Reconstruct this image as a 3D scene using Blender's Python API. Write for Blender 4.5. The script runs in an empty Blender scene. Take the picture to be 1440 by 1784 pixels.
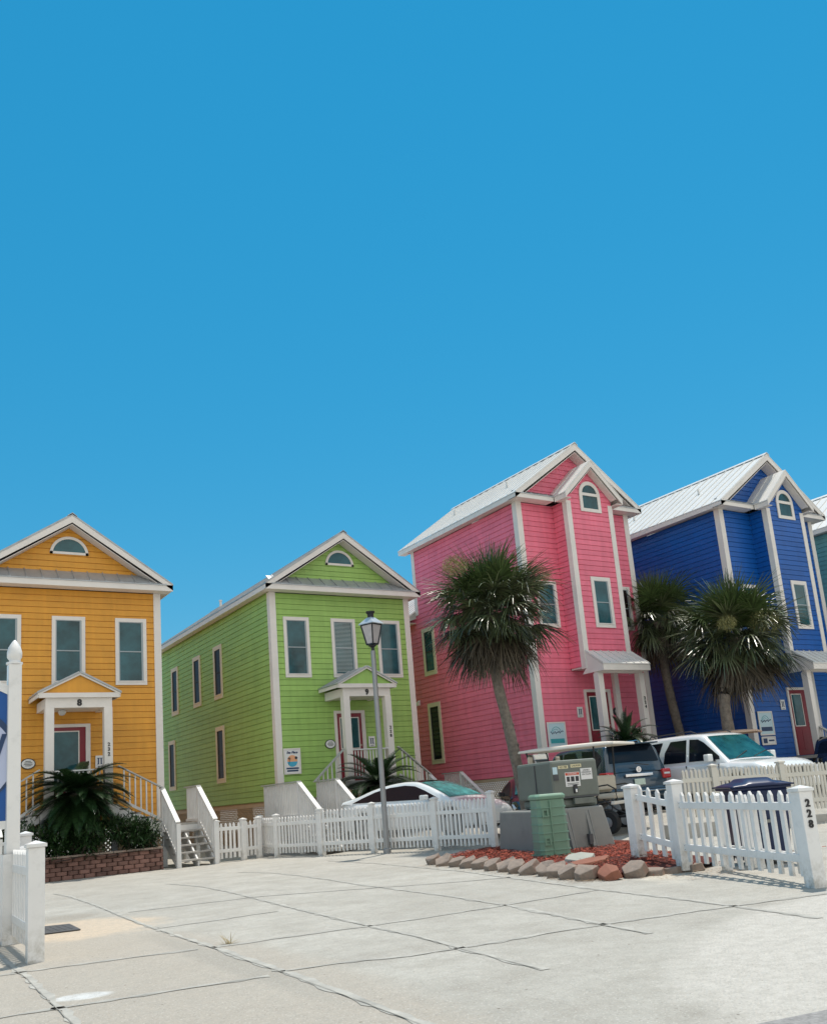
import bpy, bmesh, math, random
from mathutils import Vector, Matrix, Euler
R = math.radians
random.seed(7)
sc = bpy.context.scene
C = sc.collection

# ------------------------------------------------------------------ camera, sky, sun, exposure
SUN_EL, SUN_AZ = R(73), R(60)            # azimuth clockwise from +Y
EXPOSURE, SKY, SUN, FILL_CLOUD = 0.1, 0.15, 3.7, 8.0
yaw, pitch, roll, FPX = .5738, .2104, -.0816, 1568.35
f = Vector((math.sin(yaw)*math.cos(pitch), math.cos(yaw)*math.cos(pitch), math.sin(pitch)))
r0 = Vector((math.cos(yaw), -math.sin(yaw), 0)); u0 = r0.cross(f)
rr = r0*math.cos(roll)+u0*math.sin(roll); uu = -r0*math.sin(roll)+u0*math.cos(roll)
cam = bpy.data.cameras.new('camera'); co = bpy.data.objects.new('camera', cam); C.objects.link(co)
M4 = Matrix((rr, uu, -f)).transposed().to_4x4(); M4.translation = Vector((0, 0, 1.35)); co.matrix_world = M4
cam.sensor_fit = 'VERTICAL'; cam.sensor_height = 24; cam.lens = 24*FPX/1784
cam.shift_x = 0.0; cam.shift_y = (1050.4-892)/1784
cam.clip_start = .05; cam.clip_end = 3000
sc.camera = co

w = bpy.data.worlds.new('World'); sc.world = w; w.use_nodes = True
nt = w.node_tree; bg = nt.nodes['Background']
sky = nt.nodes.new('ShaderNodeTexSky'); sky.sky_type = 'NISHITA'; sky.sun_disc = False
sky.sun_elevation = SUN_EL; sky.sun_rotation = SUN_AZ
sky.altitude = 600; sky.air_density = 1.45; sky.dust_density = 0; sky.ozone_density = 6
hs = nt.nodes.new('ShaderNodeHueSaturation'); hs.inputs['Saturation'].default_value = 1.32; hs.inputs['Hue'].default_value = .474; hs.inputs['Value'].default_value = .76
nt.links.new(sky.outputs[0], hs.inputs['Color'])
ev = nt.nodes.new('ShaderNodeMix'); ev.data_type = 'RGBA'; ev.inputs[0].default_value = .55; nt.links.new(hs.outputs[0], ev.inputs[6]); ev.inputs[7].default_value = (.14, 1.95, 3.9, 1)
# broken white cloud added in the unseen sky behind the camera to fill shaded fronts
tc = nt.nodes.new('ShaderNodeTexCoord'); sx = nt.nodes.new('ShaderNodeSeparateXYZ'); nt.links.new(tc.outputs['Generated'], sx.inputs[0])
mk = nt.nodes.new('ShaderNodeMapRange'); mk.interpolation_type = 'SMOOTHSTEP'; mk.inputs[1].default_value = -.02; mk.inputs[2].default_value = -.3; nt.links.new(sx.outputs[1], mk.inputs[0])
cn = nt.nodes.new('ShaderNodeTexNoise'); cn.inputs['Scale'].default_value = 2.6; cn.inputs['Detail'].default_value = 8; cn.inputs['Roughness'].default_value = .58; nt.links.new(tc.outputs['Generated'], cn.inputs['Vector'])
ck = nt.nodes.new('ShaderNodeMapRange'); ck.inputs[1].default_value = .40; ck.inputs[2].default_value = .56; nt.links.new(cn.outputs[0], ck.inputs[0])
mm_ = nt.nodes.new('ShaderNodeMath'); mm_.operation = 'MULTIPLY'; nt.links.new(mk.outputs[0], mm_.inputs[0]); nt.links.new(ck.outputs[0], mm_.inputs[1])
cm = nt.nodes.new('ShaderNodeMix'); cm.data_type = 'RGBA'; nt.links.new(mm_.outputs[0], cm.inputs[0]); nt.links.new(ev.outputs[2], cm.inputs[6]); cm.inputs[7].default_value = (FILL_CLOUD, FILL_CLOUD*.94, FILL_CLOUD*.85, 1)
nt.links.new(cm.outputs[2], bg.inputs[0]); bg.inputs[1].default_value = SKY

sd = bpy.data.lights.new('sun', 'SUN'); sd.energy = SUN; sd.angle = R(.53); sd.color = (1, .93, .83)
so = bpy.data.objects.new('sun', sd); C.objects.link(so)
sdir = Vector((math.sin(SUN_AZ)*math.cos(SUN_EL), math.cos(SUN_AZ)*math.cos(SUN_EL), math.sin(SUN_EL)))
so.rotation_euler = sdir.to_track_quat('Z', 'Y').to_euler(); so.location = (0, 0, 60)
sc.view_settings.view_transform = 'Standard'; sc.view_settings.look = 'None'
sc.view_settings.exposure = EXPOSURE; sc.view_settings.gamma = 1
sc.render.engine = 'CYCLES'; sc.cycles.max_bounces = 8; sc.cycles.diffuse_bounces = 5

# ------------------------------------------------------------------ mesh helpers
def V(*a): return Vector(a)
class MB:
    def __init__(s): s.v = []; s.f = []
    def add(s, vs, fs):
        k = len(s.v); s.v += [Vector(v) for v in vs]; s.f += [tuple(i+k for i in q) for q in fs]; return s
    def quad(s, *p): return s.add(p, [tuple(range(len(p)))])
    def box(s, x0, x1, y0, y1, z0, z1, F=None):
        p = [V(x, y, z) for z in (z0, z1) for x, y in ((x0, y0), (x1, y0), (x1, y1), (x0, y1))]
        if F: p = [F(q) for q in p]
        return s.add(p, [(0, 3, 2, 1), (4, 5, 6, 7), (0, 1, 5, 4), (1, 2, 6, 5), (2, 3, 7, 6), (3, 0, 4, 7)])
    def prism(s, pts, d, F=None):        # pts: 3D polygon, d: extrusion vector
        n = len(pts); a = [Vector(p) for p in pts]; b = [p+Vector(d) for p in a]
        if F: a = [F(q) for q in a]; b = [F(q) for q in b]
        return s.add(a+b, [tuple(range(n))[::-1], tuple(range(n, 2*n))]+[(i, (i+1) % n, (i+1) % n+n, i+n) for i in range(n)])
    def beam(s, p, q, w, h, up=V(0, 0, 1)):  # bar from p to q, w sideways, h along up
        p = Vector(p); q = Vector(q); d = (q-p).normalized(); sx = d.cross(up)
        if sx.length < 1e-4: sx = V(1, 0, 0)
        sx.normalize(); uz = sx.cross(d).normalized()
        a = [p+sx*i*w/2+uz*j*h/2 for i, j in ((-1, -1), (1, -1), (1, 1), (-1, 1))]
        b = [v+(q-p) for v in a]
        return s.add(a+b, [(3, 2, 1, 0), (4, 5, 6, 7)]+[(i, (i+1) % 4, (i+1) % 4+4, i+4) for i in range(4)])
    def tube(s, pts, rads, n=8, cap=True):
        pts = [Vector(p) for p in pts]; k = len(s.v); t0 = None
        if not hasattr(rads, '__len__'): rads = [rads]*len(pts)
        for i, p in enumerate(pts):
            t = (pts[min(i+1, len(pts)-1)]-pts[max(i-1, 0)]).normalized()
            a = t.cross(V(.03, .02, 1) if abs(t.z) < .95 else V(1, 0, 0)).normalized(); b = t.cross(a)
            s.v += [p+(a*math.cos(j*2*math.pi/n)+b*math.sin(j*2*math.pi/n))*rads[i] for j in range(n)]
        for i in range(len(pts)-1):
            for j in range(n):
                s.f.append((k+i*n+j, k+i*n+(j+1) % n, k+(i+1)*n+(j+1) % n, k+(i+1)*n+j))
        if cap:
            s.f.append(tuple(k+j for j in range(n))[::-1]); s.f.append(tuple(k+(len(pts)-1)*n+j for j in range(n)))
        return s
    def lathe(s, prof, c=(0, 0, 0), n=16, ax='z', sq=False):   # prof: (radius, height)
        c = Vector(c); k = len(s.v)
        for r_, h in prof:
            for j in range(n):
                a = 2*math.pi*(j+.5*sq)/n
                p = V(math.cos(a)*r_, math.sin(a)*r_, h)
                if ax == 'y': p = V(p.x, p.z, p.y)
                if ax == 'x': p = V(p.z, p.x, p.y)
                s.v.append(c+p)
        for i in range(len(prof)-1):
            for j in range(n): s.f.append((k+i*n+j, k+i*n+(j+1) % n, k+(i+1)*n+(j+1) % n, k+(i+1)*n+j))
        s.f.append(tuple(k+j for j in range(n))[::-1]); s.f.append(tuple(k+(len(prof)-1)*n+j for j in range(n)))
        return s
    def grid(s, rows):
        k = len(s.v); m = len(rows[0])
        for r_ in rows: s.v += [Vector(p) for p in r_]
        for i in range(len(rows)-1):
            for j in range(m-1): s.f.append((k+i*m+j, k+i*m+j+1, k+(i+1)*m+j+1, k+(i+1)*m+j))
        return s
    def merge(s, o, F=None):
        k = len(s.v); s.v += [F(v) if F else v for v in o.v]; s.f += [tuple(i+k for i in q) for q in o.f]; return s

def obj(name, mb, mat, parent=None, smooth=None, bevel=0, recalc=True, thick=0, loc=None, rot=None):
    me = bpy.data.meshes.new(name); me.from_pydata([tuple(v) for v in mb.v], [], mb.f)
    if recalc:
        b = bmesh.new(); b.from_mesh(me)
        if smooth is not None: bmesh.ops.remove_doubles(b, verts=b.verts, dist=1e-5)
        bmesh.ops.recalc_face_normals(b, faces=b.faces); b.to_mesh(me); b.free()
    me.materials.append(mat)
    if smooth is not None:
        me.polygons.foreach_set('use_smooth', [True]*len(me.polygons)); me.set_sharp_from_angle(angle=R(smooth))
    me.update()
    o = bpy.data.objects.new(name, me); C.objects.link(o)
    if parent: o.parent = parent
    if loc: o.location = loc
    if rot: o.rotation_euler = rot
    if thick:
        m = o.modifiers.new('thickness', 'SOLIDIFY'); m.thickness = thick; m.offset = 0
    if bevel:
        m = o.modifiers.new('bevel', 'BEVEL'); m.width = bevel; m.segments = 2; m.limit_method = 'ANGLE'; m.angle_limit = R(35)
    return o
def tag(o, label=None, cat=None, group=None, kind=None):
    if label: o['label'] = label
    if cat: o['category'] = cat
    if group: o['group'] = group
    if kind: o['kind'] = kind
    return o
def thing(name, label, cat, loc=(0, 0, 0), rz=0, group=None):
    o = bpy.data.objects.new(name, None); C.objects.link(o); o.location = loc; o.rotation_euler = (0, 0, rz)
    return tag(o, label, cat, group)
def text(name, s, size, mat, parent, loc, rz=0, ext=.006, bold=0, stack=False, spacing=1, shear=0, rx=math.pi/2):
    cu = bpy.data.curves.new(name, 'FONT'); cu.body = '\n'.join(s) if stack else s; cu.size = size; cu.extrude = ext
    cu.align_x = 'CENTER'; cu.align_y = 'CENTER'; cu.offset = bold; cu.space_character = spacing; cu.shear = shear
    if stack: cu.space_line = 1.0
    t = bpy.data.objects.new(name, cu); C.objects.link(t); bpy.context.view_layer.update()
    dg = bpy.context.evaluated_depsgraph_get()
    me = bpy.data.meshes.new_from_object(t.evaluated_get(dg)); bpy.data.objects.remove(t)
    me.materials.clear(); me.materials.append(mat)
    o = bpy.data.objects.new(name, me); C.objects.link(o); o.parent = parent
    o.location = loc; o.rotation_euler = (rx, 0, rz); return o

# ------------------------------------------------------------------ materials
def mat(name, col, rough=.6, metal=0, var=0, vscale=3, bump=0, bscale=40, spec=.5, island=0, coat=0, dirt=None, trans=0):
    m = bpy.data.materials.new(name); m.use_nodes = True; n = m.node_tree; b = n.nodes['Principled BSDF']
    b.inputs['Roughness'].default_value = rough; b.inputs['Metallic'].default_value = metal
    b.inputs['Specular IOR Level'].default_value = spec; b.inputs['Coat Weight'].default_value = coat
    b.inputs['Coat Roughness'].default_value = .03
    base = (*col, 1); b.inputs['Base Color'].default_value = base; out = None
    def new(t, **k):
        q = n.nodes.new(t)
        for a, v in k.items(): setattr(q, a, v)
        return q
    tc = new('ShaderNodeTexCoord')
    if var:
        no = new('ShaderNodeTexNoise'); no.inputs['Scale'].default_value = vscale; no.inputs['Detail'].default_value = 6; no.inputs['Roughness'].default_value = .65
        n.links.new(tc.outputs['Object'], no.inputs['Vector'])
        mr = new('ShaderNodeMapRange'); mr.inputs['From Min'].default_value = .3; mr.inputs['From Max'].default_value = .7
        mr.inputs['To Min'].default_value = 1-var; mr.inputs['To Max'].default_value = 1+var; n.links.new(no.outputs[0], mr.inputs[0])
        mx = new('ShaderNodeMix', data_type='RGBA', blend_type='MULTIPLY'); mx.inputs[0].default_value = 1; mx.inputs[6].default_value = base
        n.links.new(mr.outputs[0], mx.inputs[7]); out = mx.outputs[2]
    if island:
        g = new('ShaderNodeNewGeometry'); mr = new('ShaderNodeMapRange'); mr.inputs['To Min'].default_value = 1-island; mr.inputs['To Max'].default_value = 1+island
        n.links.new(g.outputs['Random Per Island'], mr.inputs[0])
        mx = new('ShaderNodeMix', data_type='RGBA', blend_type='MULTIPLY'); mx.inputs[0].default_value = 1
        if out: n.links.new(out, mx.inputs[6])
        else: mx.inputs[6].default_value = base
        n.links.new(mr.outputs[0], mx.inputs[7]); out = mx.outputs[2]
    if dirt:                                    # (colour, amount, scale): blotchy stains
        no = new('ShaderNodeTexNoise'); no.inputs['Scale'].default_value = dirt[2]; no.inputs['Detail'].default_value = 8; no.inputs['Roughness'].default_value = .7
        n.links.new(tc.outputs['Object'], no.inputs['Vector'])
        mr = new('ShaderNodeMapRange'); mr.inputs['From Min'].default_value = .52; mr.inputs['From Max'].default_value = .72; mr.inputs['To Max'].default_value = dirt[1]
        n.links.new(no.outputs[0], mr.inputs[0])
        mx = new('ShaderNodeMix', data_type='RGBA'); n.links.new(mr.outputs[0], mx.inputs[0])
        if out: n.links.new(out, mx.inputs[6])
        else: mx.inputs[6].default_value = base
        mx.inputs[7].default_value = (*dirt[0], 1); out = mx.outputs[2]
    if name.startswith('vinyl'):                # splash dirt near the ground
        sp = new('ShaderNodeSeparateXYZ'); n.links.new(tc.outputs['Object'], sp.inputs[0])
        mz_ = new('ShaderNodeMapRange'); mz_.inputs['From Min'].default_value = .38; mz_.inputs['From Max'].default_value = .02; n.links.new(sp.outputs[2], mz_.inputs[0])
        no = new('ShaderNodeTexNoise'); no.inputs['Scale'].default_value = 11; no.inputs['Detail'].default_value = 7; no.inputs['Roughness'].default_value = .7; n.links.new(tc.outputs['Object'], no.inputs['Vector'])
        mr = new('ShaderNodeMapRange'); mr.inputs['From Min'].default_value = .4; mr.inputs['From Max'].default_value = .65; mr.inputs['To Max'].default_value = .75; n.links.new(no.outputs[0], mr.inputs[0])
        mu = new('ShaderNodeMath', operation='MULTIPLY'); n.links.new(mz_.outputs[0], mu.inputs[0]); n.links.new(mr.outputs[0], mu.inputs[1])
        mx = new('ShaderNodeMix', data_type='RGBA'); n.links.new(mu.outputs[0], mx.inputs[0]); n.links.new(out, mx.inputs[6]); mx.inputs[7].default_value = (.36, .33, .26, 1); out = mx.outputs[2]
    if 'siding' in name:                        # rain streaks and fading
        mp = new('ShaderNodeMapping'); mp.inputs[3].default_value = (5, 5, .45); n.links.new(tc.outputs['Object'], mp.inputs[0])
        no = new('ShaderNodeTexNoise'); no.inputs['Scale'].default_value = 1.3; no.inputs['Detail'].default_value = 5; n.links.new(mp.outputs[0], no.inputs['Vector'])
        mr = new('ShaderNodeMapRange'); mr.inputs['From Min'].default_value = .35; mr.inputs['From Max'].default_value = .7; mr.inputs['To Min'].default_value = .94; mr.inputs['To Max'].default_value = 1.05; n.links.new(no.outputs[0], mr.inputs[0])
        mx = new('ShaderNodeMix', data_type='RGBA', blend_type='MULTIPLY'); mx.inputs[0].default_value = 1; n.links.new(out, mx.inputs[6]); n.links.new(mr.outputs[0], mx.inputs[7]); out = mx.outputs[2]
    if out: n.links.new(out, b.inputs['Base Color'])
    if bump:
        no = new('ShaderNodeTexNoise'); no.inputs['Scale'].default_value = bscale; no.inputs['Detail'].default_value = 5
        n.links.new(tc.outputs['Object'], no.inputs['Vector'])
        bp = new('ShaderNodeBump'); bp.inputs['Strength'].default_value = bump; bp.inputs['Distance'].default_value = .01
        n.links.new(no.outputs[0], bp.inputs['Height']); n.links.new(bp.outputs[0], b.inputs['Normal'])
    if trans:
        b.inputs['Transmission Weight'].default_value = trans
    return m
M = {}
def defm(k, *a, **kw): M[k] = mat(k, *a, **kw)
defm('yellow_siding', (.72, .33, .035), .55, var=.07, vscale=1.2, bump=.15, bscale=25, dirt=((.42, .19, .03), .35, .9), island=.05)
defm('green_siding', (.33, .53, .13), .55, var=.06, vscale=1.2, bump=.15, bscale=25, dirt=((.13, .29, .045), .3, .9), island=.05)
defm('pink_siding', (.84, .19, .275), .55, var=.07, vscale=1.2, bump=.15, bscale=25, dirt=((.60, .08, .13), .35, .8), island=.05)
defm('blue_siding', (.001, .095, .39), .45, var=.07, vscale=1.2, bump=.15, bscale=25, dirt=((.003, .05, .25), .35, .8), island=.05)
defm('teal_siding', (.16, .40, .40), .55, var=.07, vscale=1.2, bump=.15, bscale=25, island=.05)
defm('white_trim', (.78, .73, .68), .5, var=.04, vscale=2, dirt=((.55, .52, .48), .3, 1.3))
defm('cream_trim', (.72, .64, .48), .5, var=.04, vscale=2)
defm('soffit', (.66, .60, .56), .6)
defm('metal_roof', (.70, .685, .65), .42, metal=.08, var=.05, vscale=.8, dirt=((.55, .53, .49), .3, .7))
defm('grey_roof', (.40, .42, .43), .4, metal=.4, var=.1, vscale=2, dirt=((.22, .21, .2), .5, 3))
defm('vinyl', (.80, .785, .76), .35, var=.03, vscale=2, dirt=((.5, .49, .46), .35, 5), coat=.1)
defm('vinyl_far', (.62, .59, .52), .45, var=.04, vscale=2, dirt=((.5, .47, .4), .4, 3))
defm('stair_white', (.72, .71, .69), .6, var=.05, vscale=3, dirt=((.45, .43, .4), .4, 2.5))
defm('tread_wood', (.40, .38, .35), .75, var=.12, vscale=6, bump=.3, dirt=((.2, .18, .16), .5, 4))
defm('rail_cap', (.42, .42, .40), .6, var=.1, vscale=5)
defm('glass_window', (.022, .088, .105), .06, spec=.4, var=.7, vscale=.9)
defm('glass_dark', (.008, .012, .02), .06, spec=.3)
defm('glass_side', (.028, .017, .018), .35, spec=.12)
defm('blind', (.45, .52, .50), .5)
defm('sash', (.33, .38, .40), .4)
defm('red_door', (.22, .006, .022), .35, var=.05)
defm('brass', (.5, .45, .35), .3, metal=1)
defm('black', (.012, .012, .014), .4)
defm('rubber', (.015, .015, .016), .75, var=.2)
defm('lattice', (.50, .38, .25), .7, var=.08)
defm('pier', (.30, .28, .25), .8, var=.1, bump=.3)
defm('brick', (.185, .10, .08), .85, island=.35, bump=.6, bscale=35, dirt=((.30, .17, .14), .5, 6))
defm('stone', (.27, .215, .175), .9, var=.25, vscale=5, bump=1, bscale=22, dirt=((.34, .13, .08), .6, 4))
defm('stone_slab', (.36, .36, .31), .85, bump=.5, bscale=30, var=.1)
defm('mulch', (.27, .05, .026), .9, island=.6)
defm('mulch_bed', (.10, .022, .013), .95, var=.4, vscale=20, bump=1, bscale=60)
defm('soil', (.05, .035, .025), .95, var=.3, vscale=15, bump=1)
defm('cabinet', (.155, .175, .15), .5, var=.06, vscale=3, dirt=((.10, .11, .095), .5, 2.2), bump=.05)
defm('pad_grey', (.25, .25, .23), .7, var=.06, vscale=3, dirt=((.17, .175, .17), .5, 2), bump=.1)
defm('pedestal_green', (.17, .30, .21), .45, var=.05, vscale=3, dirt=((.25, .33, .26), .35, 3))
defm('sticker_white', (.8, .8, .78), .5)
defm('sticker_yellow', (.75, .68, .42), .5)
defm('ink', (.03, .03, .035), .5)
defm('ink_red', (.6, .08, .03), .5)
defm('teal_ink', (.05, .38, .42), .5)
defm('navy', (.02, .05, .13), .4)
defm('sign_blue', (.01, .09, .33), .35)
defm('sign_lavender', (.50, .55, .72), .4)
defm('sunset', (.85, .42, .22), .5)
defm('sea', (.06, .42, .62), .5)
defm('pale_blue', (.55, .72, .78), .5)
defm('frond', (.085, .105, .048), .33, island=.85, spec=.9, dirt=((.16, .14, .09), .45, 2.5))  # wide leaflet tone spread puts bright highlights into the leaf colour
defm('frond_old', (.085, .068, .045), .55, island=.6)
defm('frond_new', (.08, .12, .04), .4, island=.45)
defm('flower', (.30, .29, .12), .8, island=.45)
defm('bark', (.20, .17, .14), .9, var=.35, vscale=9, bump=1, bscale=25, dirt=((.08, .065, .055), .6, 7))
defm('sago', (.018, .045, .014), .35, island=.6, spec=.6)
defm('shrub', (.02, .052, .013), .45, island=.7)
defm('shrub_dry', (.16, .10, .05), .7, island=.5)
defm('cone', (.55, .42, .28), .8, var=.2, vscale=20)
defm('paint_white', (.80, .82, .82), .25, coat=1)
defm('paint_slate', (.025, .055, .085), .25, coat=1, metal=.3)
defm('paint_black', (.012, .014, .018), .2, coat=1)
defm('chrome', (.75, .76, .78), .12, metal=1)
defm('rim', (.35, .36, .38), .3, metal=.9)
defm('plastic_dark', (.03, .03, .032), .6)
defm('lamp_red', (.45, .012, .015), .15, coat=1)
defm('lamp_clear', (.7, .72, .74), .1, coat=1)
defm('windshield', (.015, .085, .09), .08, spec=.5, var=.6, vscale=2.5)
defm('windshield_bright', (.05, .24, .235), .12, spec=.15, var=.7, vscale=3)
defm('plate', (.55, .66, .58), .5, var=.2, vscale=30)
defm('bin_blue', (.005, .015, .065), .35, var=.1)
defm('cart_roof', (.75, .70, .62), .4)
defm('cart_roof_tan', (.62, .42, .30), .4)
defm('cart_body', (.02, .022, .03), .25, coat=1)
defm('seat_beige', (.52, .47, .38), .6, var=.05)
defm('pole_grey', (.33, .33, .33), .45, metal=.4, var=.08, vscale=4, dirt=((.2, .2, .2), .4, 3))
defm('lamp_black', (.01, .011, .016), .35)
defm('lamp_glass', (.52, .48, .48), .35, var=.1, vscale=8)
defm('lamp_top', (.55, .58, .60), .35, metal=.3)
defm('iron', (.075, .078, .082), .6, var=.15, vscale=8, bump=.3)
defm('dry_grass', (.32, .25, .12), .8, island=.4)
defm('debris', (.40, .28, .18), .9, island=.5)
defm('joint', (.30, .285, .25), .95, var=.35, vscale=5)
defm('joint_soft', (.40, .385, .345), .95, var=.25, vscale=4)
defm('asphalt', (.27, .26, .25), .9, var=.3, vscale=25, bump=.5)
defm('curb', (.42, .40, .36), .85, var=.1, bump=.3)

# concrete: pours of different tone, stains, aggregate and broom lines, all at fixed places on the ground
def concrete():
    m = bpy.data.materials.new('concrete'); m.use_nodes = True; n = m.node_tree; L = n.links; b = n.nodes['Principled BSDF']
    N = lambda t: n.nodes.new(t)
    tc = N('ShaderNodeTexCoord'); P = tc.outputs['Object']
    def noise(s, d=6, r_=.6, vec=None):
        q = N('ShaderNodeTexNoise'); q.inputs['Scale'].default_value = s; q.inputs['Detail'].default_value = d; q.inputs['Roughness'].default_value = r_
        L.new(vec or P, q.inputs['Vector']); return q.outputs[0]
    def mr(x, a, c, lo=0, hi=1):
        q = N('ShaderNodeMapRange'); q.inputs[1].default_value = a; q.inputs[2].default_value = c; q.inputs[3].default_value = lo; q.inputs[4].default_value = hi
        L.new(x, q.inputs[0]); return q.outputs[0]
    def mix(fac, a, c, bt='MIX'):
        q = N('ShaderNodeMix'); q.data_type = 'RGBA'; q.blend_type = bt
        for s, x in ((0, fac), (6, a), (7, c)):
            if isinstance(x, bpy.types.NodeSocket): L.new(x, q.inputs[s])
            else: q.inputs[s].default_value = x if s == 0 else (*x, 1) if len(x) == 3 else x
        return q.outputs[2]
    def math_(op, a, c):
        q = N('ShaderNodeMath'); q.operation = op
        for i, x in enumerate((a, c)):
            if isinstance(x, bpy.types.NodeSocket): L.new(x, q.inputs[i])
            else: q.inputs[i].default_value = x
        return q.outputs[0]
    def blob(x, y, rx, ry, ang, soft=.35, wob=.6):
        q = N('ShaderNodeMapping'); q.vector_type = 'TEXTURE'; q.inputs[1].default_value = (x, y, 0); q.inputs[2].default_value = (0, 0, R(ang)); q.inputs[3].default_value = (rx, ry, 1e4)
        L.new(P, q.inputs[0]); l = N('ShaderNodeVectorMath'); l.operation = 'LENGTH'; L.new(q.outputs[0], l.inputs[0])
        d = math_('ADD', l.outputs['Value'], math_('MULTIPLY', math_('SUBTRACT', wobn, .5), wob))
        return mr(d, 1, 1-soft)
    wobn = noise(2.2, 5, .6)
    base = mix(mr(noise(.35, 4), .35, .65), (.42, .40, .355), (.49, .47, .42))
    base = mix(mr(noise(1.7, 8, .7), .42, .72, 0, .75), base, (.31, .285, .245))
    # warm older pour on the left, pale broomed apron on the right
    base = mix(math_('MULTIPLY', blob(1.5, 7.5, 2.3, 6.6, -3, .12, .12), .75), base, (.42, .375, .315))
    base = mix(math_('MULTIPLY', blob(8.3, 3.1, 4.6, 3.2, 12, .1, .25), .8), base, (.56, .53, .48))
    base = mix(math_('MULTIPLY', blob(2.75, 12.9, 1.15, 1.35, 5, .3, .7), .8), base, (.62, .50, .37))
    base = mix(math_('MULTIPLY', blob(1.72, 7.98, .26, .17, -15, .3, .5), .9), base, (.66, .67, .66))
    base = mix(math_('MULTIPLY', blob(3.0, 14.6, .55, .7, 10, .5, .8), .55), base, (.28, .24, .19))
    base = mix(math_('MULTIPLY', blob(3.1, 8.6, .22, 3.2, -2, .5, .6), .45), base, (.30, .285, .25))
    base = mix(math_('MULTIPLY', blob(9.8, 9.6, 1.5, .45, 60, .5, .9), .6), base, (.70, .64, .53))
    # fine aggregate and trowel mottling
    base = mix(mr(noise(9, 8, .75), .42, .7, 0, .6), base, (.33, .31, .27))
    base = mix(mr(noise(16, 6, .8), .55, .75, 0, .5), base, (.66, .64, .58))
    base = mix(mr(noise(42, 3, .6), .58, .68, 0, .5), base, (.20, .18, .15))
    base = mix(mr(noise(55, 2, .5), .60, .70, 0, .4), base, (.80, .78, .72))
    # small debris specks
    vo = N('ShaderNodeTexVoronoi'); vo.inputs['Scale'].default_value = 3.2; L.new(P, vo.inputs['Vector'])
    base = mix(mr(vo.outputs['Distance'], .045, .03, 0, .7), base, (.10, .08, .06))
    L.new(base, b.inputs['Base Color']); b.inputs['Roughness'].default_value = .9; b.inputs['Specular IOR Level'].default_value = .25
    wv = N('ShaderNodeTexWave'); wv.inputs['Scale'].default_value = 9; wv.inputs['Distortion'].default_value = 9; wv.inputs['Detail'].default_value = 3
    mp = N('ShaderNodeMapping'); mp.inputs[2].default_value = (0, 0, R(52)); L.new(P, mp.inputs[0]); L.new(mp.outputs[0], wv.inputs['Vector'])
    h = math_('ADD', math_('MULTIPLY', noise(30, 6, .7), 1.0), math_('MULTIPLY', math_('MULTIPLY', wv.outputs['Fac'], blob(8.3, 3.1, 4.6, 3.2, 12, .1, .25)), .15))
    bp = N('ShaderNodeBump'); bp.inputs['Strength'].default_value = .8; bp.inputs['Distance'].default_value = .015
    L.new(h, bp.inputs['Height']); L.new(bp.outputs[0], b.inputs['Normal'])
    return m
M['concrete'] = concrete()

# ------------------------------------------------------------------ ground
def S(t): t = max(0, min(1, t)); return t*t*(3-2*t)
def gh(x, y): return .42*S((x+.25*(y-14)-12.3)/7.5)*S((.543*x+.84*y-20)/3)
def ground():
    ax = [-900, -400, -150, -60, -30, -15, -8, -4]+[i*.5 for i in range(-4, 81)]+[44, 50, 60, 80, 120, 200, 400, 900]
    m = MB(); m.grid([[V(x, y, gh(x, y)) for x in ax] for y in ax])
    tag(obj('ground', m, M['concrete'], smooth=60), kind='structure')
ground()
JOINTS = [[(.4, 9.95), (1.37, 9.84), (2.2, 9.69), (3.29, 9.42)], [(.2, 7.75), (1.07, 7.67), (2.08, 7.53), (3.18, 7.33)], [(3.29, 9.39), (4.4, 9.2), (5.34, 9.03), (6.72, 8.95), (8.3, 8.9)],
 [(3.42, 11.68), (5.11, 11.61)], [(3.72, 14.2), (5.64, 13.88), (7.09, 12.79), (8.16, 11.93), (8.95, 11.5)],
 [(3.75, 20.0), (3.79, 18.72), (3.67, 16.13), (3.53, 14.24), (3.41, 12.57), (3.36, 11.2), (3.32, 10.29), (3.29, 9.36), (3.22, 8.15), (3.19, 7.31), (3.11, 6.14), (3.03, 5.0), (2.9, 3)],
 [(5.74, 18.98), (5.85, 17.18), (5.68, 15.25), (5.46, 13.45), (5.22, 11.58), (5.08, 10.29), (4.95, 9.1), (4.85, 7.97), (4.67, 6.83), (4.56, 6.0), (4.5, 5.5)],
 [(7.59, 19.79), (7.79, 18.49), (7.7, 16.84), (7.5, 15.19), (7.28, 13.7), (7.12, 12.2), (6.95, 10.47), (6.71, 8.98), (6.44, 7.71), (6.22, 6.77), (6.05, 5.94)],
 [(1.55, 12), (1.53, 10.59), (1.53, 9.4), (1.48, 8.17), (1.42, 6.5), (1.4, 5)], [(3.0, 16.86), (3.83, 16.81), (4.86, 16.43)], [(5.8, 16.6), (6.6, 16.5), (7.56, 16.28)],
 [(3.2, 7.45), (3.8, 7.3), (4.24, 7.05), (5.1, 6.93), (6.02, 6.85), (6.95, 6.63), (7.8, 6.42), (8.84, 6.15), (11, 5.7)], [(9.92, 20.04), (9.78, 17.49), (9.49, 15.45), (9.21, 13.44), (8.64, 10.93), (8.22, 9.09), (7.94, 7.54), (7.69, 6.41), (7.37, 5.17)]]
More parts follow.
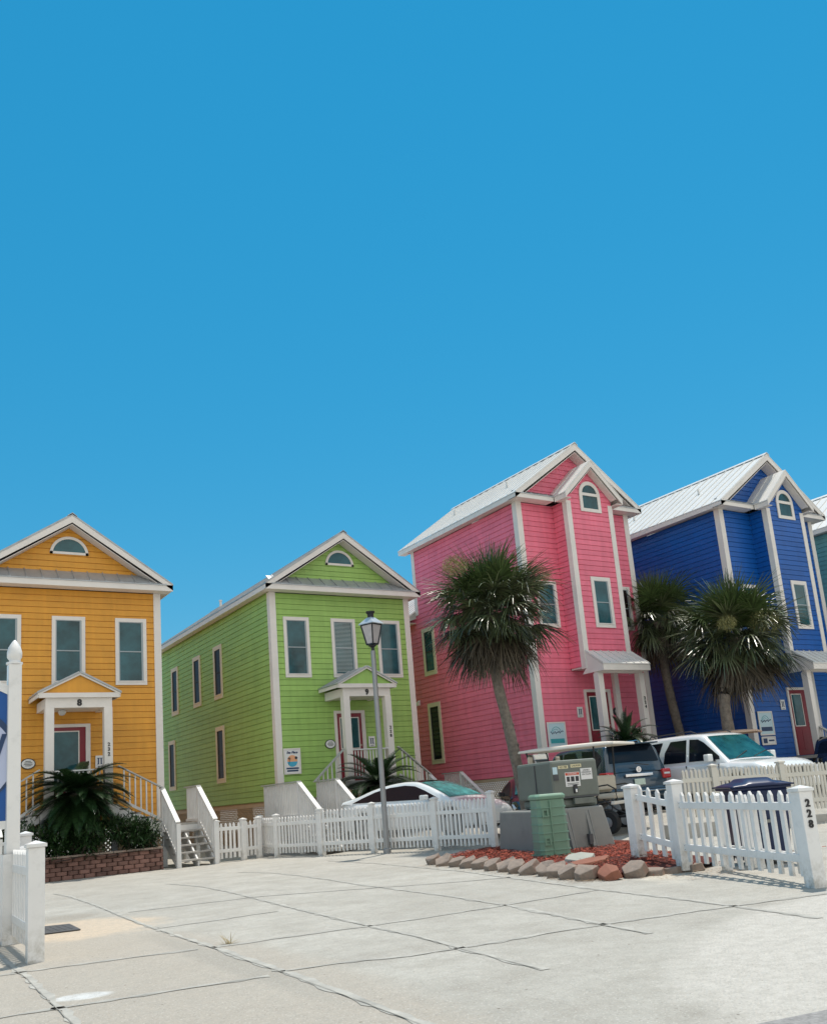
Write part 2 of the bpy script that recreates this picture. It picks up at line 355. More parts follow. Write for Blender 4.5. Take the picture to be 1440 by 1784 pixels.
def joints():
    for nm, mt, w0, sel, z, off in (('pavement_joints', 'joint', .0045, lambda i: True, .008, 0), ('pavement_sealant', 'joint_soft', .05, lambda i: i not in (9, 10), .004, .025)):
        m = MB()
        for i, l in enumerate(JOINTS):
            if not sel(i): continue
            pts = []
            for a, b in zip(l[:-1], l[1:]):
                a = V(*a, 0); b = V(*b, 0); k = max(2, int((b-a).length/.12))
                for j in range(k):
                    p = a.lerp(b, j/k); t = (b-a).normalized()
                    pts.append((p+V(-t.y, t.x, 0)*(off+random.gauss(0, .0025 if off == 0 else .01)), t))
            rows = [[p-V(-t.y, t.x, 0)*w0*ww, p+V(-t.y, t.x, 0)*w0*ww] for p, t in pts for ww in (random.uniform(.35, 1.25),)]
            m.grid([[V(a.x, a.y, gh(a.x, a.y)+z) for a in r_] for r_ in rows])
        tag(obj(nm, m, M[mt], recalc=False), kind='structure')
joints()
m = MB(); m.quad(V(-2, 1.5, .004), V(9, 1, .004), V(9, 2.4, .004), V(6, 3.1, .004), V(4.75, 3.4, .004), V(4.2, 3.52, .004), V(2.6, 3.3, .004), V(-2, 3.2, .004))
tag(obj('asphalt_road', m, M['asphalt']), kind='structure')
c = thing('manhole_cover', 'flat dark grey square utility lid set in the concrete beside the left fence post', 'utility cover', (2.56, 13.2, 0))
obj('lid', MB().prism([V(-.16, .5, .006), V(.2, .36, .006), V(.16, -.5, .006), V(-.26, -.42, .006)], V(0, 0, .014)), M['iron'], c, bevel=.004)
m = MB()
for i in range(4): m.box(-.16+i*.08, -.13+i*.08, -.3, .28, .0205, .0235)
obj('grip_ribs', m, M['iron'], c)

# ------------------------------------------------------------------ siding, windows, trim
BH = .178
srnd = random.Random(99)
def siding(m, F, ur, z0, z1, off=0):
    """lapped boards: F(a, out, z) -> point; ur(z) -> (a0, a1) of the wall at height z"""
    z = z0
    while z < z1-.004:
        zt = min(z+BH, z1); g = min(.016, (zt-z)*.5)
        def q(za, da, zb, db):
            a0, a1 = ur(za); b0, b1 = ur(zb)
            if a1-a0 < .005 and b1-b0 < .005: return
            m.quad(F(V(a0, da, za)), F(V(a1, da, za)), F(V(b1, db, zb)), F(V(b0, db, zb)))
        q(z, -.004, z, -.026); q(z, -.026, z+g, -.026); q(z+g, -.026, z+g, .006)
        if ur(z+g)[1]-ur(z+g)[0] > .3:
            a0, a1 = ur(z+g); b0, b1 = ur(zt); cuts = [0]+sorted(srnd.uniform(.04, .96) for _ in range(max(1, round((a1-a0)/3.4))))+[1]
            for c0, c1 in zip(cuts[:-1], cuts[1:]):
                m.quad(F(V(a0+(a1-a0)*c0, .006, z+g)), F(V(a0+(a1-a0)*c1, .006, z+g)), F(V(b0+(b1-b0)*c1, -.004, zt)), F(V(b0+(b1-b0)*c0, -.004, zt)))
        else: q(z+g, .006, zt, -.004)
        z = zt
def FR(o, u, n):
    o = Vector(o); u = Vector(u); n = Vector(n)
    return lambda p: o+u*p.x+n*p.y+V(0, 0, p.z)
def window(par, F, a, z0, z1, wd, trim='white_trim', tw=.1, glass='glass_window', blind=False, label=None):
    a0, a1 = a-wd/2, a+wd/2; m = MB()
    m.box(a0, a0+tw, .004, .04, z0, z1, F).box(a1-tw, a1, .004, .04, z0, z1, F)
    m.box(a0+tw, a1-tw, .004, .04, z1-tw*1.1, z1, F).box(a0+tw, a1-tw, .004, .04, z0, z0+tw, F)
    m.box(a0+tw-.03, a1-tw+.03, .04, .06, z0+tw-.01, z0+tw+.02, F)
    o = obj('window', m, M[trim], par); tag(o, label)
    i0, i1, j0, j1 = a0+tw, a1-tw, z0+tw, z1-tw*1.1; zm = (j0+j1)/2; m = MB(); s = .032
    m.box(i0, i0+s, .005, .026, j0, j1, F).box(i1-s*1.6, i1, .005, .026, j0, j1, F).box(i0+s, i1-s*1.6, .005, .026, j0, j0+s, F).box(i0+s, i1-s*1.6, .005, .026, j1-s*.7, j1, F).box(i0+s, i1-s*1.6, .005, .03, zm-s/2, zm+s/2, F)
    obj('sash', m, M['plastic_dark' if trim == 'cream_trim' else 'sash'], o)
    obj('pane', MB().box(i0+.01, i1-.01, .006, .012, j0+.01, j1-.01, F), M[glass], o)
    if blind:
        m = MB(); z = j0+.1
        while z < j1-.06:
            m.box(i0+.04, i1-.07, .0125, .0145, z, z+.014, F); z += .045
        obj('blind', m, M['blind'], o)
def arc_window(par, F, a, z0, wd, base=0, tw=.1):
    """half-round head on a straight part of height base"""
    r_ = wd/2; zc = z0+base; n = 20; m = MB()
    def ring(ro, ri, y0, y1, b0):
        A = [(math.cos(math.pi*i/n), math.sin(math.pi*i/n)) for i in range(n+1)]
        for (c0, s0), (c1, s1) in zip(A[:-1], A[1:]):
            m.prism([V(a+c0*ri, y0, zc+s0*ri), V(a+c0*ro, y0, zc+s0*ro), V(a+c1*ro, y0, zc+s1*ro), V(a+c1*ri, y0, zc+s1*ri)], V(0, y1-y0, 0), F)
    ring(r_, r_-tw, .004, .04, 0)
    m.box(a-r_, a+r_, .004, .04, z0, z0+tw*.9, F)
    if base:
        m.box(a-r_, a-r_+tw, .004, .04, z0+tw*.9, zc, F).box(a+r_-tw, a+r_, .004, .04, z0+tw*.9, zc, F).box(a-r_+tw, a+r_-tw, .004, .038, zc-.05, zc+.05, F)
    o = obj('arched_window', m, M['white_trim'], par)
    ri = r_-tw+.01; zz = z0+tw*.85
    pts = [V(a+ri, .006, zz)]+[V(a+math.cos(math.pi*i/n)*ri, .006, max(zc, zz)+math.sin(math.pi*i/n)*(ri-(max(0, zz-zc)))) for i in range(n+1)]+[V(a-ri, .006, zz)]
    obj('pane', MB().prism(pts, V(0, .006, 0), F), M['glass_window'], o)

def gable_roof(par, hw, ov, ze, zr, y0, y1, roofmat, tint='white_trim', seam=.42, soff=.3):
    """roof + fascia + soffit.  ze: height of the eave edge, zr: ridge"""
    W = hw+ov; sl = (zr-ze)/W; t = .035
    m = MB()
    for s in (-1, 1):
        m.prism([V(0, y0, zr), V(s*W, y0, ze), V(s*W, y0, ze-t), V(0, y0, zr-t)], V(0, y1-y0, 0))
        y = y0+.03
        while y < y1-.02:
            m.prism([V(s*.08, y, zr-.08*sl), V(s*.08, y, zr+.035-.08*sl), V(s*(W-.01), y, ze+.035), V(s*(W-.01), y, ze)], V(0, .025, 0)); y += seam
    m.prism([V(-.13, y0-.01, zr+.05-.13*sl), V(0, y0-.01, zr+.055), V(.13, y0-.01, zr+.05-.13*sl), V(.13, y0-.01, zr+.03-.13*sl), V(0, y0-.01, zr+.035), V(-.13, y0-.01, zr+.03-.13*sl)], V(0, y1-y0+.02, 0))
    obj('roof', m, M[roofmat], par)
    m = MB(); fd = .19
    for s in (-1, 1):
        for yy in (y0+.01, y1-.045):
            m.prism([V(0, yy, zr-t-.002), V(s*(W-.01), yy, ze-t-.002+.01*sl), V(s*(W-.01), yy, ze-fd), V(0, yy, zr-fd-.05)], V(0, .035, 0))
        xa, xb = sorted((s*(W-.01), s*(W-.045))); m.box(xa, xb, y0+.046, y1-.046, ze-fd, ze-t-.002)
    obj('fascia', m, M[tint], par)
    m = MB()
    for s in (-1, 1):
        xa, xb = sorted((s*(hw+.012), s*(W-.046))); m.box(xa, xb, y0+.046, y1-.046, ze-fd+.01, ze-fd+.03)
        m.prism([V(0, y0+.046, zr-soff+.02), V(s*hw, y0+.046, ze-soff+.02+ov*sl), V(s*hw, y0+.046, ze-soff+ov*sl), V(0, y0+.046, zr-soff)], V(0, -y0-.046-.012, 0))
    obj('soffit', m, M['soffit'], par)
    return sl

def corner_board(par, x, y, z0, z1, sx, wd=.19):
    """L-shaped board on an outer front corner; sx = +1 right, -1 left"""
    m = MB(); p = .022
    xa, xb = sorted((x+sx*p, x-sx*wd)); m.box(xa, xb, y-p, y-.0, z0, z1)
    xa, xb = sorted((x, x+sx*p)); m.box(xa, xb, y, y+wd, z0, z1)
    obj('corner_board', m, M['white_trim'], par)

def lattice_wall(m, F, a0, a1, z0, z1):
    for k, (dx, out) in enumerate(((1, .0), (-1, .012))):
        a = a0-(z1-z0)
        while a < a1+(z1-z0):
            p = (a, z0) ; q_ = (a+dx*(z1-z0), z1)
            # clip to a0..a1
            (pa, pz), (qa, qz) = p, q_
            if pa > qa: (pa, pz), (qa, qz) = (qa, qz), (pa, pz)
            if qa > a0 and pa < a1:
                if pa < a0: t = (a0-pa)/(qa-pa); pz = pz+(qz-pz)*t; pa = a0
                if qa > a1: t = (a1-pa)/(qa-pa); qz = pz+(qz-pz)*t; qa = a1
                if qa-pa > .03:
                    d = V(qa-pa, 0, qz-pz).normalized(); nn = V(-d.z, 0, d.x)*.02
                    pts = [V(pa, out, pz)+nn, V(qa, out, qz)+nn, V(qa, out, qz)-nn, V(pa, out, pz)-nn]
                    m.prism(pts, V(0, .01, 0), F)
            a += .125
    m.box(a0, a1, -.005, .03, z1-.02, z1+.09, F)

def door(par, F, a, z0, z1, wd, glass=(.12, .12, .35, .15)):
    tw = .09; a0, a1 = a-wd/2, a+wd/2; m = MB()
    m.box(a0, a0+tw, .004, .05, z0, z1, F).box(a1-tw*1.4, a1, .004, .05, z0, z1, F).box(a0+tw, a1-tw*1.4, .004, .05, z1-tw, z1, F)
    d = obj('door', MB().box(a0+tw, a1-tw*1.4, .004, .02, z0, z1-tw, F), M['red_door'], par)
    obj('door_frame', m, M['white_trim'], d)
    i0, i1 = a0+tw+glass[0], a1-tw*1.4-glass[1]; j0, j1 = z0+(z1-z0)*glass[2], z1-tw-glass[3]; m = MB(); s = .03
    m.box(i0, i0+s, .021, .032, j0, j1, F).box(i1-s, i1, .021, .032, j0, j1, F).box(i0+s, i1-s, .021, .032, j0, j0+s, F).box(i0+s, i1-s, .021, .032, j1-s, j1, F)
    obj('glazing_bead', m, M['white_trim'], d)
    obj('glass', MB().box(i0+s, i1-s, .021, .025, j0+s, j1-s, F), M['glass_window'], d)
    pm = MB(); pw2 = (i1-i0)/2-.03
    for xx in (i0, i1-pw2): pm.box(xx, xx+pw2, .021, .028, z0+.18, j0-.12, F)
    obj('door_panel', pm, M['red_door'], d, bevel=.004)
    obj('handle', MB().box(a1-tw*1.4-.09, a1-tw*1.4-.05, .021, .06, z0+.95, z0+1.0, F).box(a1-tw*1.4-.085, a1-tw*1.4-.055, .021, .04, z0+1.12, z0+1.16, F), M['brass'], d)

def railing(par, p, q, top=.95, bottom=.1, sp=.105, post=None, cap='rail_cap', name='railing', bw=.035):
    """baluster panel between two points standing on p and q (may slope)"""
    p = Vector(p); q = Vector(q); m = MB(); n = max(2, int((q-p).xy.length/sp))
    for i in range(1, n):
        b = p.lerp(q, i/n); m.box(b.x-bw/2, b.x+bw/2, b.y-bw/2, b.y+bw/2, b.z+bottom, b.z+top-.03)
    m.beam(p+V(0, 0, bottom), q+V(0, 0, bottom), .05, .07)
    o = obj(name, m, M['stair_white'], par)
    obj('handrail', MB().beam(p+V(0, 0, top), q+V(0, 0, top), .13, .035), M[cap], o)

# ------------------------------------------------------------------ two-storey cottage
def fn_rect(a0, a1): return lambda z: (a0, a1)
def cottage(name, label, xc, Y, dz, wall, num, street, side_windows=True, L=12.0, blinds=()):
    t = thing(name, label, 'house', (xc, Y, dz)); hw = 2.62; zb, ze, zr = 1.54, 8.36, 10.30
    front = FR((0, 0, 0), (1, 0, 0), (0, -1, 0)); left = FR((-hw, 0, 0), (0, 1, 0), (-1, 0, 0)); right = FR((hw, 0, 0), (0, 1, 0), (1, 0, 0)); back = FR((0, L, 0), (1, 0, 0), (0, 1, 0))
    m = MB(); ov = .3; sl = (zr-ze)/(hw+ov); W = M[wall]
    gz = lambda z: (-max(0, (zr-.3-z)/sl), max(0, (zr-.3-z)/sl))
    siding(m, front, fn_rect(-hw, hw), zb, 8.14); siding(m, front, gz, 8.62, zr-.3)
    siding(m, left, fn_rect(0, L), zb, 8.18); siding(m, right, fn_rect(0, L), zb, 8.18)
    siding(m, back, fn_rect(-hw, hw), zb, 8.18); siding(m, back, gz, 8.18, zr-.3)
    obj('wall', m, W, t, recalc=False)
    obj('floor_beam', MB().box(-hw+.03, hw-.03, .03, L-.03, zb-.12, zb+.002), M['lattice'], t)
    gable_roof(t, hw, ov, ze, zr, -.45, L+.45, 'grey_roof', seam=.5)
    # cornice and pent roof across the gable
    m = MB(); m.box(-hw-ov+.01, hw+ov-.01, -.44, -.40, 8.15, 8.335); m.box(-hw-ov+.05, hw+ov-.05, -.40, -.012, 8.155, 8.18)
    obj('cornice', m, M['white_trim'], t)
    m = MB(); m.prism([V(-hw-.1, -.46, 8.345), V(-hw-.1, -.0, 8.70), V(-hw-.1, -.0, 8.67), V(-hw-.1, -.46, 8.315)], V(2*hw+.2, 0, 0))
    x = -hw+.1
    while x < hw: m.prism([V(x, -.46, 8.345), V(x, 0, 8.70), V(x, 0, 8.735), V(x, -.46, 8.38)], V(.025, 0, 0)); x += .43
    obj('pent_roof', m, M['grey_roof'], t)
    for s in (-1, 1): corner_board(t, s*hw, 0, zb-.02, 8.15, s)
    for i, a in enumerate((-1.74, -.02, 1.74)):
        window(t, front, a, 5.36, 7.35, .91, blind=(i in blinds))
    arc_window(t, front, 0, 9.2, 1.08, tw=.08)
    if side_windows:
        for a, z0, z1 in ((4.88, 5.32, 7.27), (7.2, 5.32, 7.27), (9.93, 5.32, 7.27), (4.88, 2.33, 4.33), (10.5, 2.33, 4.33)):
            window(t, left, a, z0, z1, .86, trim='cream_trim', glass='glass_side', tw=.14)
    door(t, front, 0, 1.98, 4.26, 1.13, glass=(.1, .1, .45, .13) if num == '9' else (.02, .17, .2, .1))
    # lattice and piers below the floor
    m = MB(); lattice_wall(m, left, 0, L, 0.05, 1.40); lattice_wall(m, front, -hw, hw, .05, 1.40); obj('lattice_skirt', m, M['lattice'], t)
    for y in (.15, 3.4, 6.6, 9.8):
        for x in (-hw+.3, hw-.3): obj('pier', MB().box(x-.2, x+.2, y, y+.4, -.1-dz, 1.42), M['pier'], t)
    # porch
    yp = -1.3; m = MB()
    m.box(-.86, .86, yp, yp+.16, 4.57, 4.83).box(-.86, -.7, yp+.16, -.03, 4.57, 4.83).box(.7, .86, yp+.16, -.03, 4.57, 4.83)
    m.box(-1.04, 1.04, yp-.1, yp-.002, 4.832, 4.96)
    pb = obj('porch_beam', m, M['white_trim'], t)
    obj('porch_ceiling', MB().box(-.7, .7, yp+.16, -.03, 4.60, 4.63), M['white_trim'], t)
    m = MB()
    for s in (-1, 1):
        m.prism([V(0, yp-.14, 5.53), V(s*1.09, yp-.14, 4.975), V(s*1.09, yp-.14, 4.945), V(0, yp-.14, 5.50)], V(0, -yp+.13, 0))
        y = yp-.12
        while y < -.05:
            m.prism([V(s*.03, y, 5.515), V(s*.03, y, 5.545), V(s*1.09, y, 5.0), V(s*1.09, y, 4.975)], V(0, .02, 0)); y += .38
    obj('porch_roof', m, M['grey_roof'], t)
    m = MB()
    for s in (-1, 1):
        m.prism([V(0, yp-.11, 5.495), V(s*1.07, yp-.11, 4.95), V(s*1.07, yp-.11, 4.90), V(0, yp-.11, 5.44)], V(0, .025, 0))
        xa, xb = sorted((s*1.07, s*1.045)); m.box(xa, xb, yp-.08, -.03, 4.84, 4.945)
    obj('porch_fascia', m, M['white_trim'], t)
    obj('porch_gable', MB().prism([V(-.95, yp-.04, 4.962), V(.95, yp-.04, 4.962), V(0, yp-.04, 5.45)], V(0, .03, 0)), W, t)
    for x in (-.755, .755): obj('porch_column', MB().box(x-.11, x+.11, yp-.02, yp+.2, 1.93, 4.57), M['white_trim'], t, bevel=.006)
    obj('porch_deck', MB().box(-1.0, 1.0, yp-.06, -.03, 1.85, 1.95), M['tread_wood'], t)
    m = MB(); m.box(-1.0, 1.0, yp-.09, yp-.065, 1.68, 1.95)
    for x in (-.9, .9): m.box(x-.07, x+.07, yp, yp+.14, -dz, 1.85)
    obj('deck_frame', m, M['stair_white'], t)
    railing(t, (-.64, yp+.06, 1.95), (.64, yp+.06, 1.95), name='porch_railing', cap='stair_white')
    text('house_number', num, .23, M['black'], pb, (0, yp-.006, 4.695), bold=.013)
    text('column_number', street, .13, M['black'], t, (.76, yp-.03, 3.42), bold=.004, stack=True)
    obj('porch_light', MB().lathe([(.05, 4.6), (.1, 4.58), (.11, 4.52), (.07, 4.46), (.01, 4.44)], (-.3, -.55, 0)), M['lamp_clear'], t, smooth=40)
    obj('vent_pipe', MB().lathe([(.05, 0), (.05, .3), (.07, .31), (.07, .36), (.02, .37)], (-1.2, 8.2, 9.45), n=10), M['white_trim'], t, smooth=40)
    return t
yel = cottage('cottage', 'yellow lap-siding cottage with a half-round gable window and an 8 over its porch', 5.40, 26.6, -.18, 'yellow_siding', '8', '232', blinds=())
grn = cottage('cottage', 'lime green lap-siding cottage with a 9 over its porch, between the yellow and pink houses', 14.12, 26.3, 0, 'green_siding', '9', '228', blinds=(1,))

# ------------------------------------------------------------------ stairs of the cottages
def stair(name, label, x0, x1, yf, yl, yb, zl, side, zd, xp, full_back=True):
    """steps rise along +Y from yf to yl, landing to yb at height zl, upper flight toward the porch (side -1: to -X) up to zd at xp"""
    t = thing(name, label, 'stairs', ((x0+x1)/2, yf, 0)); ox, oy = (x0+x1)/2, yf; hw = (x1-x0)/2; D = yl-yf
    n = 5; h = zl/(n+1)
    for i in range(n):
        y = D*i/n; obj('step', MB().box(-hw-.02, hw+.02, y-.03, y+D/n-.01, h*(i+1)-.04, h*(i+1)), M['tread_wood'], t)
    m = MB()
    for x in (-hw+.02, 0, hw-.06):
        m.prism([V(x, 0, -.02), V(x, 0, h-.06), V(x, D*.8, zl-h-.06), V(x, D, zl-h-.06), V(x, D, zl-.55), V(x, D*.2, -.02)], V(.04, 0, 0))
    for i in range(n+1): m.box(-hw+.06, hw-.06, D*i/n-.005, D*i/n+.01, h*(i+.45), h*(i+1)-.05) if i % 2 == 0 and 0 else None
    m.box(-hw, hw, D-.012, D+.012, zl-.25, zl-.05)
    obj('stringer', m, M['stair_white'], t)
    Lb = yb-yf
    obj('landing', MB().box(-hw, hw, D, Lb, zl-.05, zl), M['tread_wood'], t)
    for x in (-hw+.05, hw-.05):
        for y in (D+.08, Lb-.1): obj('landing_post', MB().box(x-.06, x+.06, y-.06, y+.06, 0, zl-.05), M['stair_white'], t)
    for x in (-hw, hw):
        obj('newel_post', MB().box(x-.055, x+.055, -.055, .055, 0, 1.12), M['stair_white'], t)
        railing(t, (x, 0, h), (x, D, zl), top=.98, bottom=.06, sp=.115, bw=.04, cap='stair_white')
        obj('top_post', MB().box(x-.05, x+.05, D-.05, D+.05, zl-.3, zl+1.0), M['stair_white'], t)
        if x*side < 0: railing(t, (x, D, zl), (x, Lb, zl), top=1.0, bottom=.06, sp=.115, bw=.04)
        else: railing(t, (x, D, zl), (x, max(D+.1, Lb-1.15), zl), top=1.0, bottom=.06, sp=.115, bw=.04)
    # upper flight
    xs = side*hw; xe = xp-ox; k = 4; ya, yb2 = Lb-1.12, Lb-.02
    for i in range(k):
        xa = xs+(xe-xs)*i/(k+.0); xb = xs+(xe-xs)*(i+1)/(k+.0); z = zl+(zd-zl)*(i+1)/(k+1)
        obj('step', MB().box(min(xa, xb), max(xa, xb), ya, yb2, z-.04, z), M['tread_wood'], t)
    for y in (ya, yb2-.04): obj('stringer', MB().prism([V(xs, y, zl-.3), V(xs, y, zl+.05), V(xe, y, zd-.05), V(xe, y, zd-.35)], V(0, .04, 0)), M['stair_white'], t)
    railing(t, (xs, ya, zl), (xe, ya, zd), top=1.0, bottom=.12, sp=.14)
    return t
stair('staircase', 'white open-tread staircase at the right end of the brick planter', 7.6, 8.62, 24.0, 25.3, 26.4, 1.12, -1, 1.78, 6.4)
stair('staircase', 'white stairs at the left end of the yellow cottage porch, behind the sago palm', 2.2, 3.3, 24.0, 25.3, 26.4, 1.12, 1, 1.78, 4.4)
stair('staircase', 'white staircase left of the green cottage porch, standing behind the picket fence', 10.9, 12.1, 22.2, 23.5, 26.1, 1.0, 1, 1.93, 13.15)
stair('staircase', 'staircase on the right of the green cottage, seen over the white sedan roof', 16.25, 17.5, 23.75, 25.0, 26.1, 1.0, -1, 1.93, 15.1)

# ------------------------------------------------------------------ three-storey house
def tall_house(name, label, xc, Y, dz, wall, street, wing=True, hw=2.55, side_windows=True, swim=None):
    t = thing(name, label, 'house', (xc, Y, dz)); L = 6.6; zb, ze, zr = 1.7, 10.78, 12.85; ov = .32; W = M[wall]
    front = FR((0, 0, 0), (1, 0, 0), (0, -1, 0)); left = FR((-hw, 0, 0), (0, 1, 0), (-1, 0, 0)); right = FR((hw, 0, 0), (0, 1, 0), (1, 0, 0)); back = FR((0, L, 0), (1, 0, 0), (0, 1, 0))
    sl = (zr-ze)/(hw+ov); gz = lambda z: (-max(0, (zr-.32-z)/sl), max(0, (zr-.32-z)/sl))
    bx0, bx1, by = -.98, 1.08, -.72; bc = .05; bh = (bx1-bx0)/2
    bf = FR((0, by, 0), (1, 0, 0), (0, -1, 0)); bl = FR((bx0, by, 0), (0, 1, 0), (-1, 0, 0)); br = FR((bx1, by, 0), (0, 1, 0), (1, 0, 0))
    m = MB(); z1 = ze-.2
    siding(m, front, fn_rect(-hw, hw), zb, 4.98); siding(m, front, fn_rect(-hw, bx0), 4.98, z1); siding(m, front, fn_rect(bx1, hw), 4.98, z1)
    siding(m, front, gz, ze+.12, zr-.32)
    siding(m, left, fn_rect(0, L), zb, z1); siding(m, right, fn_rect(0, L), zb, z1); siding(m, back, fn_rect(-hw, hw), zb, z1); siding(m, back, gz, z1, zr-.32)
    obj('wall', m, W, t, recalc=False)
    bze, bzr = ze-.02, 12.03; bov = .28; bsl = (bzr-bze)/(bh+bov)
    m = MB(); bg_ = lambda z: (bc-max(0, min(bh, (bzr-.3-z)/bsl)), bc+max(0, min(bh, (bzr-.3-z)/bsl)))
    siding(m, bf, bg_, 4.98, bzr-.3); siding(m, bl, fn_rect(0, -by), 4.98, z1); siding(m, br, fn_rect(0, -by), 4.98, z1)
    b = obj('bay', m, W, t, recalc=False)
    obj('bay_floor', MB().box(bx0+.01, bx1-.01, by+.01, -.03, 4.93, 4.978), M['soffit'], b)
    gable_roof(t, hw, ov, ze, zr, -.45, L+.45, 'metal_roof', seam=.42, soff=.32)
    # bay roof (own prism, ridge along Y)
    m = MB(); tt = .035; y0 = by-.32; BW = bh+bov
    for s in (-1, 1):
        m.prism([V(bc, y0, bzr), V(bc+s*BW, y0, bze), V(bc+s*BW, y0, bze-tt), V(bc, y0, bzr-tt)], V(0, -y0, 0)); y = y0+.02
        while y < -.05: m.prism([V(bc+s*.05, y, bzr-.05), V(bc+s*.05, y, bzr+.03-.05), V(bc+s*BW, y, bze+.03), V(bc+s*BW, y, bze)], V(0, .022, 0)); y += .34
    obj('bay_roof', m, M['metal_roof'], b)
    m = MB()
    for s in (-1, 1):
        m.prism([V(bc, y0+.01, bzr-tt), V(bc+s*(BW-.01), y0+.01, bze-tt+.01), V(bc+s*(BW-.01), y0+.01, bze-.2), V(bc, y0+.01, bzr-.24)], V(0, .03, 0))
        xa, xb = sorted((bc+s*(BW-.01), bc+s*(BW-.04))); m.box(xa, xb, y0+.041, -.46, bze-.2, bze-tt-.002)
        m.prism([V(bc, y0+.041, bzr-.28), V(bc+s*bh, y0+.041, bze-.28+bov*bsl), V(bc+s*bh, y0+.041, bze-.3+bov*bsl), V(bc, y0+.041, bzr-.3)], V(0, by-y0-.041-.008, 0))
        xa, xb = sorted((bc+s*(bh+.012), bc+s*(BW-.041))); m.box(xa, xb, y0+.041, -.46, bze-.19, bze-.17)
    obj('bay_fascia', m, M['white_trim'], b)
    for s, x in ((-1, bx0), (1, bx1)): corner_board(b, x, by, 4.9, ze-.2, s, wd=.18)
    for xa, xb in ((-hw-ov+.01, bc-BW), (bc+BW, hw+ov-.01)):
        obj('cornice', MB().box(xa, xb, -.44, -.40, ze-.19, ze-.03).box(xa, xb, -.40, -.012, ze-.185, ze-.165), M['white_trim'], t)
    for xa, xb in ((-hw-.12, bc-BW+.12), (bc+BW-.12, hw+.12)):
        m = MB()
        m.prism([V(xa, -.46, ze-.02), V(xa, 0, ze+.2), V(xa, 0, ze+.17), V(xa, -.46, ze-.05)], V(xb-xa, 0, 0)); x = xa+.1
        while x < xb: m.prism([V(x, -.46, ze-.02), V(x, 0, ze+.2), V(x, 0, ze+.235), V(x, -.46, ze+.015)], V(.022, 0, 0)); x += .34
        obj('pent_roof', m, M['grey_roof'], t)
    for s in (-1, 1): corner_board(t, s*hw, 0, zb-.02, ze-.18, s, wd=.2)
    corner = MB().box(-hw-.022, -hw, L-.2, L, 8.1 if wing else zb, ze-.18); obj('corner_board', corner, M['white_trim'], t)
    arc_window(b, bf, bc+.05, 10.26, .94, base=.62, tw=.13)
    window(b, bf, bc+.06, 6.26, 7.98, .87, tw=.12)
    window(t, front, -1.66, 6.36, 7.92, .87, tw=.1); window(t, front, 1.76, 6.36, 7.92, .82, tw=.1, glass='glass_side')
    if side_windows:
        window(t, left, 5.85, 2.42, 4.66, .83, trim='cream_trim', glass='glass_dark', tw=.14)
        window(t, left, 5.85, 5.69, 7.5, .83, trim='cream_trim', tw=.14)
        window(t, left, 2.2, 5.69, 7.5, .83, trim='cream_trim', tw=.14)
        obj('dryer_vent', MB().prism([V(-hw-.01, 6.75, 4.66), V(-hw-.14, 6.75, 4.66), V(-hw-.12, 6.75, 4.8), V(-hw-.01, 6.75, 4.88)], V(0, .16, 0)), M['white_trim'], t, bevel=.02)
    door(t, front, .03, 1.98, 4.31, 1.17, glass=(.1, .28, .42, .13))
    # porch with shed roof
    x0, x1 = bx0, 1.12; y1_, yf = by-.006, -1.5; m = MB()
    m.prism([V(x0, y1_, 5.48), V(x0, yf, 4.95), V(x0, yf, 4.92), V(x0, y1_, 5.45)], V(x1-x0, 0, 0)); x = x0+.01
    while x < x1: m.prism([V(x, y1_, 5.48), V(x, yf, 4.95), V(x, yf, 4.985), V(x, y1_, 5.515)], V(.022, 0, 0)); x += .34
    obj('porch_roof', m, M['metal_roof'], t)
    m = MB(); m.box(x0+.01, x1-.01, yf+.01, yf+.045, 4.73, 4.915)
    for x in (x0+.01, x1-.04): m.prism([V(x, y1_-.002, 5.44), V(x, yf+.046, 4.93), V(x, yf+.046, 4.73), V(x, y1_+.2, 4.73), V(x, y1_-.002, 4.93)], V(.03, 0, 0))
    m.box(x0+.05, x1-.05, yf+.35, yf+.5, 4.69, 4.85); m.box(x0+.05, x1-.05, yf+.046, by, 4.86, 4.88)
    obj('porch_beam', m, M['white_trim'], t)
    for x in (x0+.16, x1-.12): obj('porch_column', MB().box(x-.11, x+.11, yf+.33, yf+.55, 1.93, 4.69), M['white_trim'], t, bevel=.006)
    obj('porch_column', MB().box(x1-.35, x1-.15, -.14, -.012, 1.93, 4.85), M['white_trim'], t)
    obj('porch_deck', MB().box(-1.1, 1.4, yf+.2, -.03, 1.85, 1.95), M['tread_wood'], t)
    m = MB(); m.box(-1.1, 1.4, yf+.17, yf+.195, 1.65, 1.95)
    for x in (-1.0, 1.3): m.box(x-.07, x+.07, yf+.25, yf+.4, -dz, 1.85)
    obj('deck_frame', m, M['stair_white'], t)
    railing(t, (.1, yf+.42, 1.95), (x1-.2, yf+.42, 1.95), name='porch_railing', cap='stair_white')
    railing(t, (-.9, -2.35, 1.2), (-.72, yf+.42, 1.95), sp=.13, name='stair_railing'); railing(t, (.35, -2.35, 1.2), (.12, yf+.42, 1.95), sp=.13, name='stair_railing') if 0 else None
    m = MB()
    for i in range(5): m.box(-1.9+i*.0, -.9, -2.4+.24*i, -2.18+.24*i, .75+.22*i, .79+.22*i)
    obj('porch_step', m, M['tread_wood'], t)
    text('column_number', street, .14, M['black'], t, (x1-.12, yf+.32, 3.72), bold=.004, stack=True)
    m = MB(); lattice_wall(m, left, 0, L, 0, 1.6); lattice_wall(m, front, -hw, hw, 0, 1.6); obj('lattice_skirt', m, M['lattice'], t)
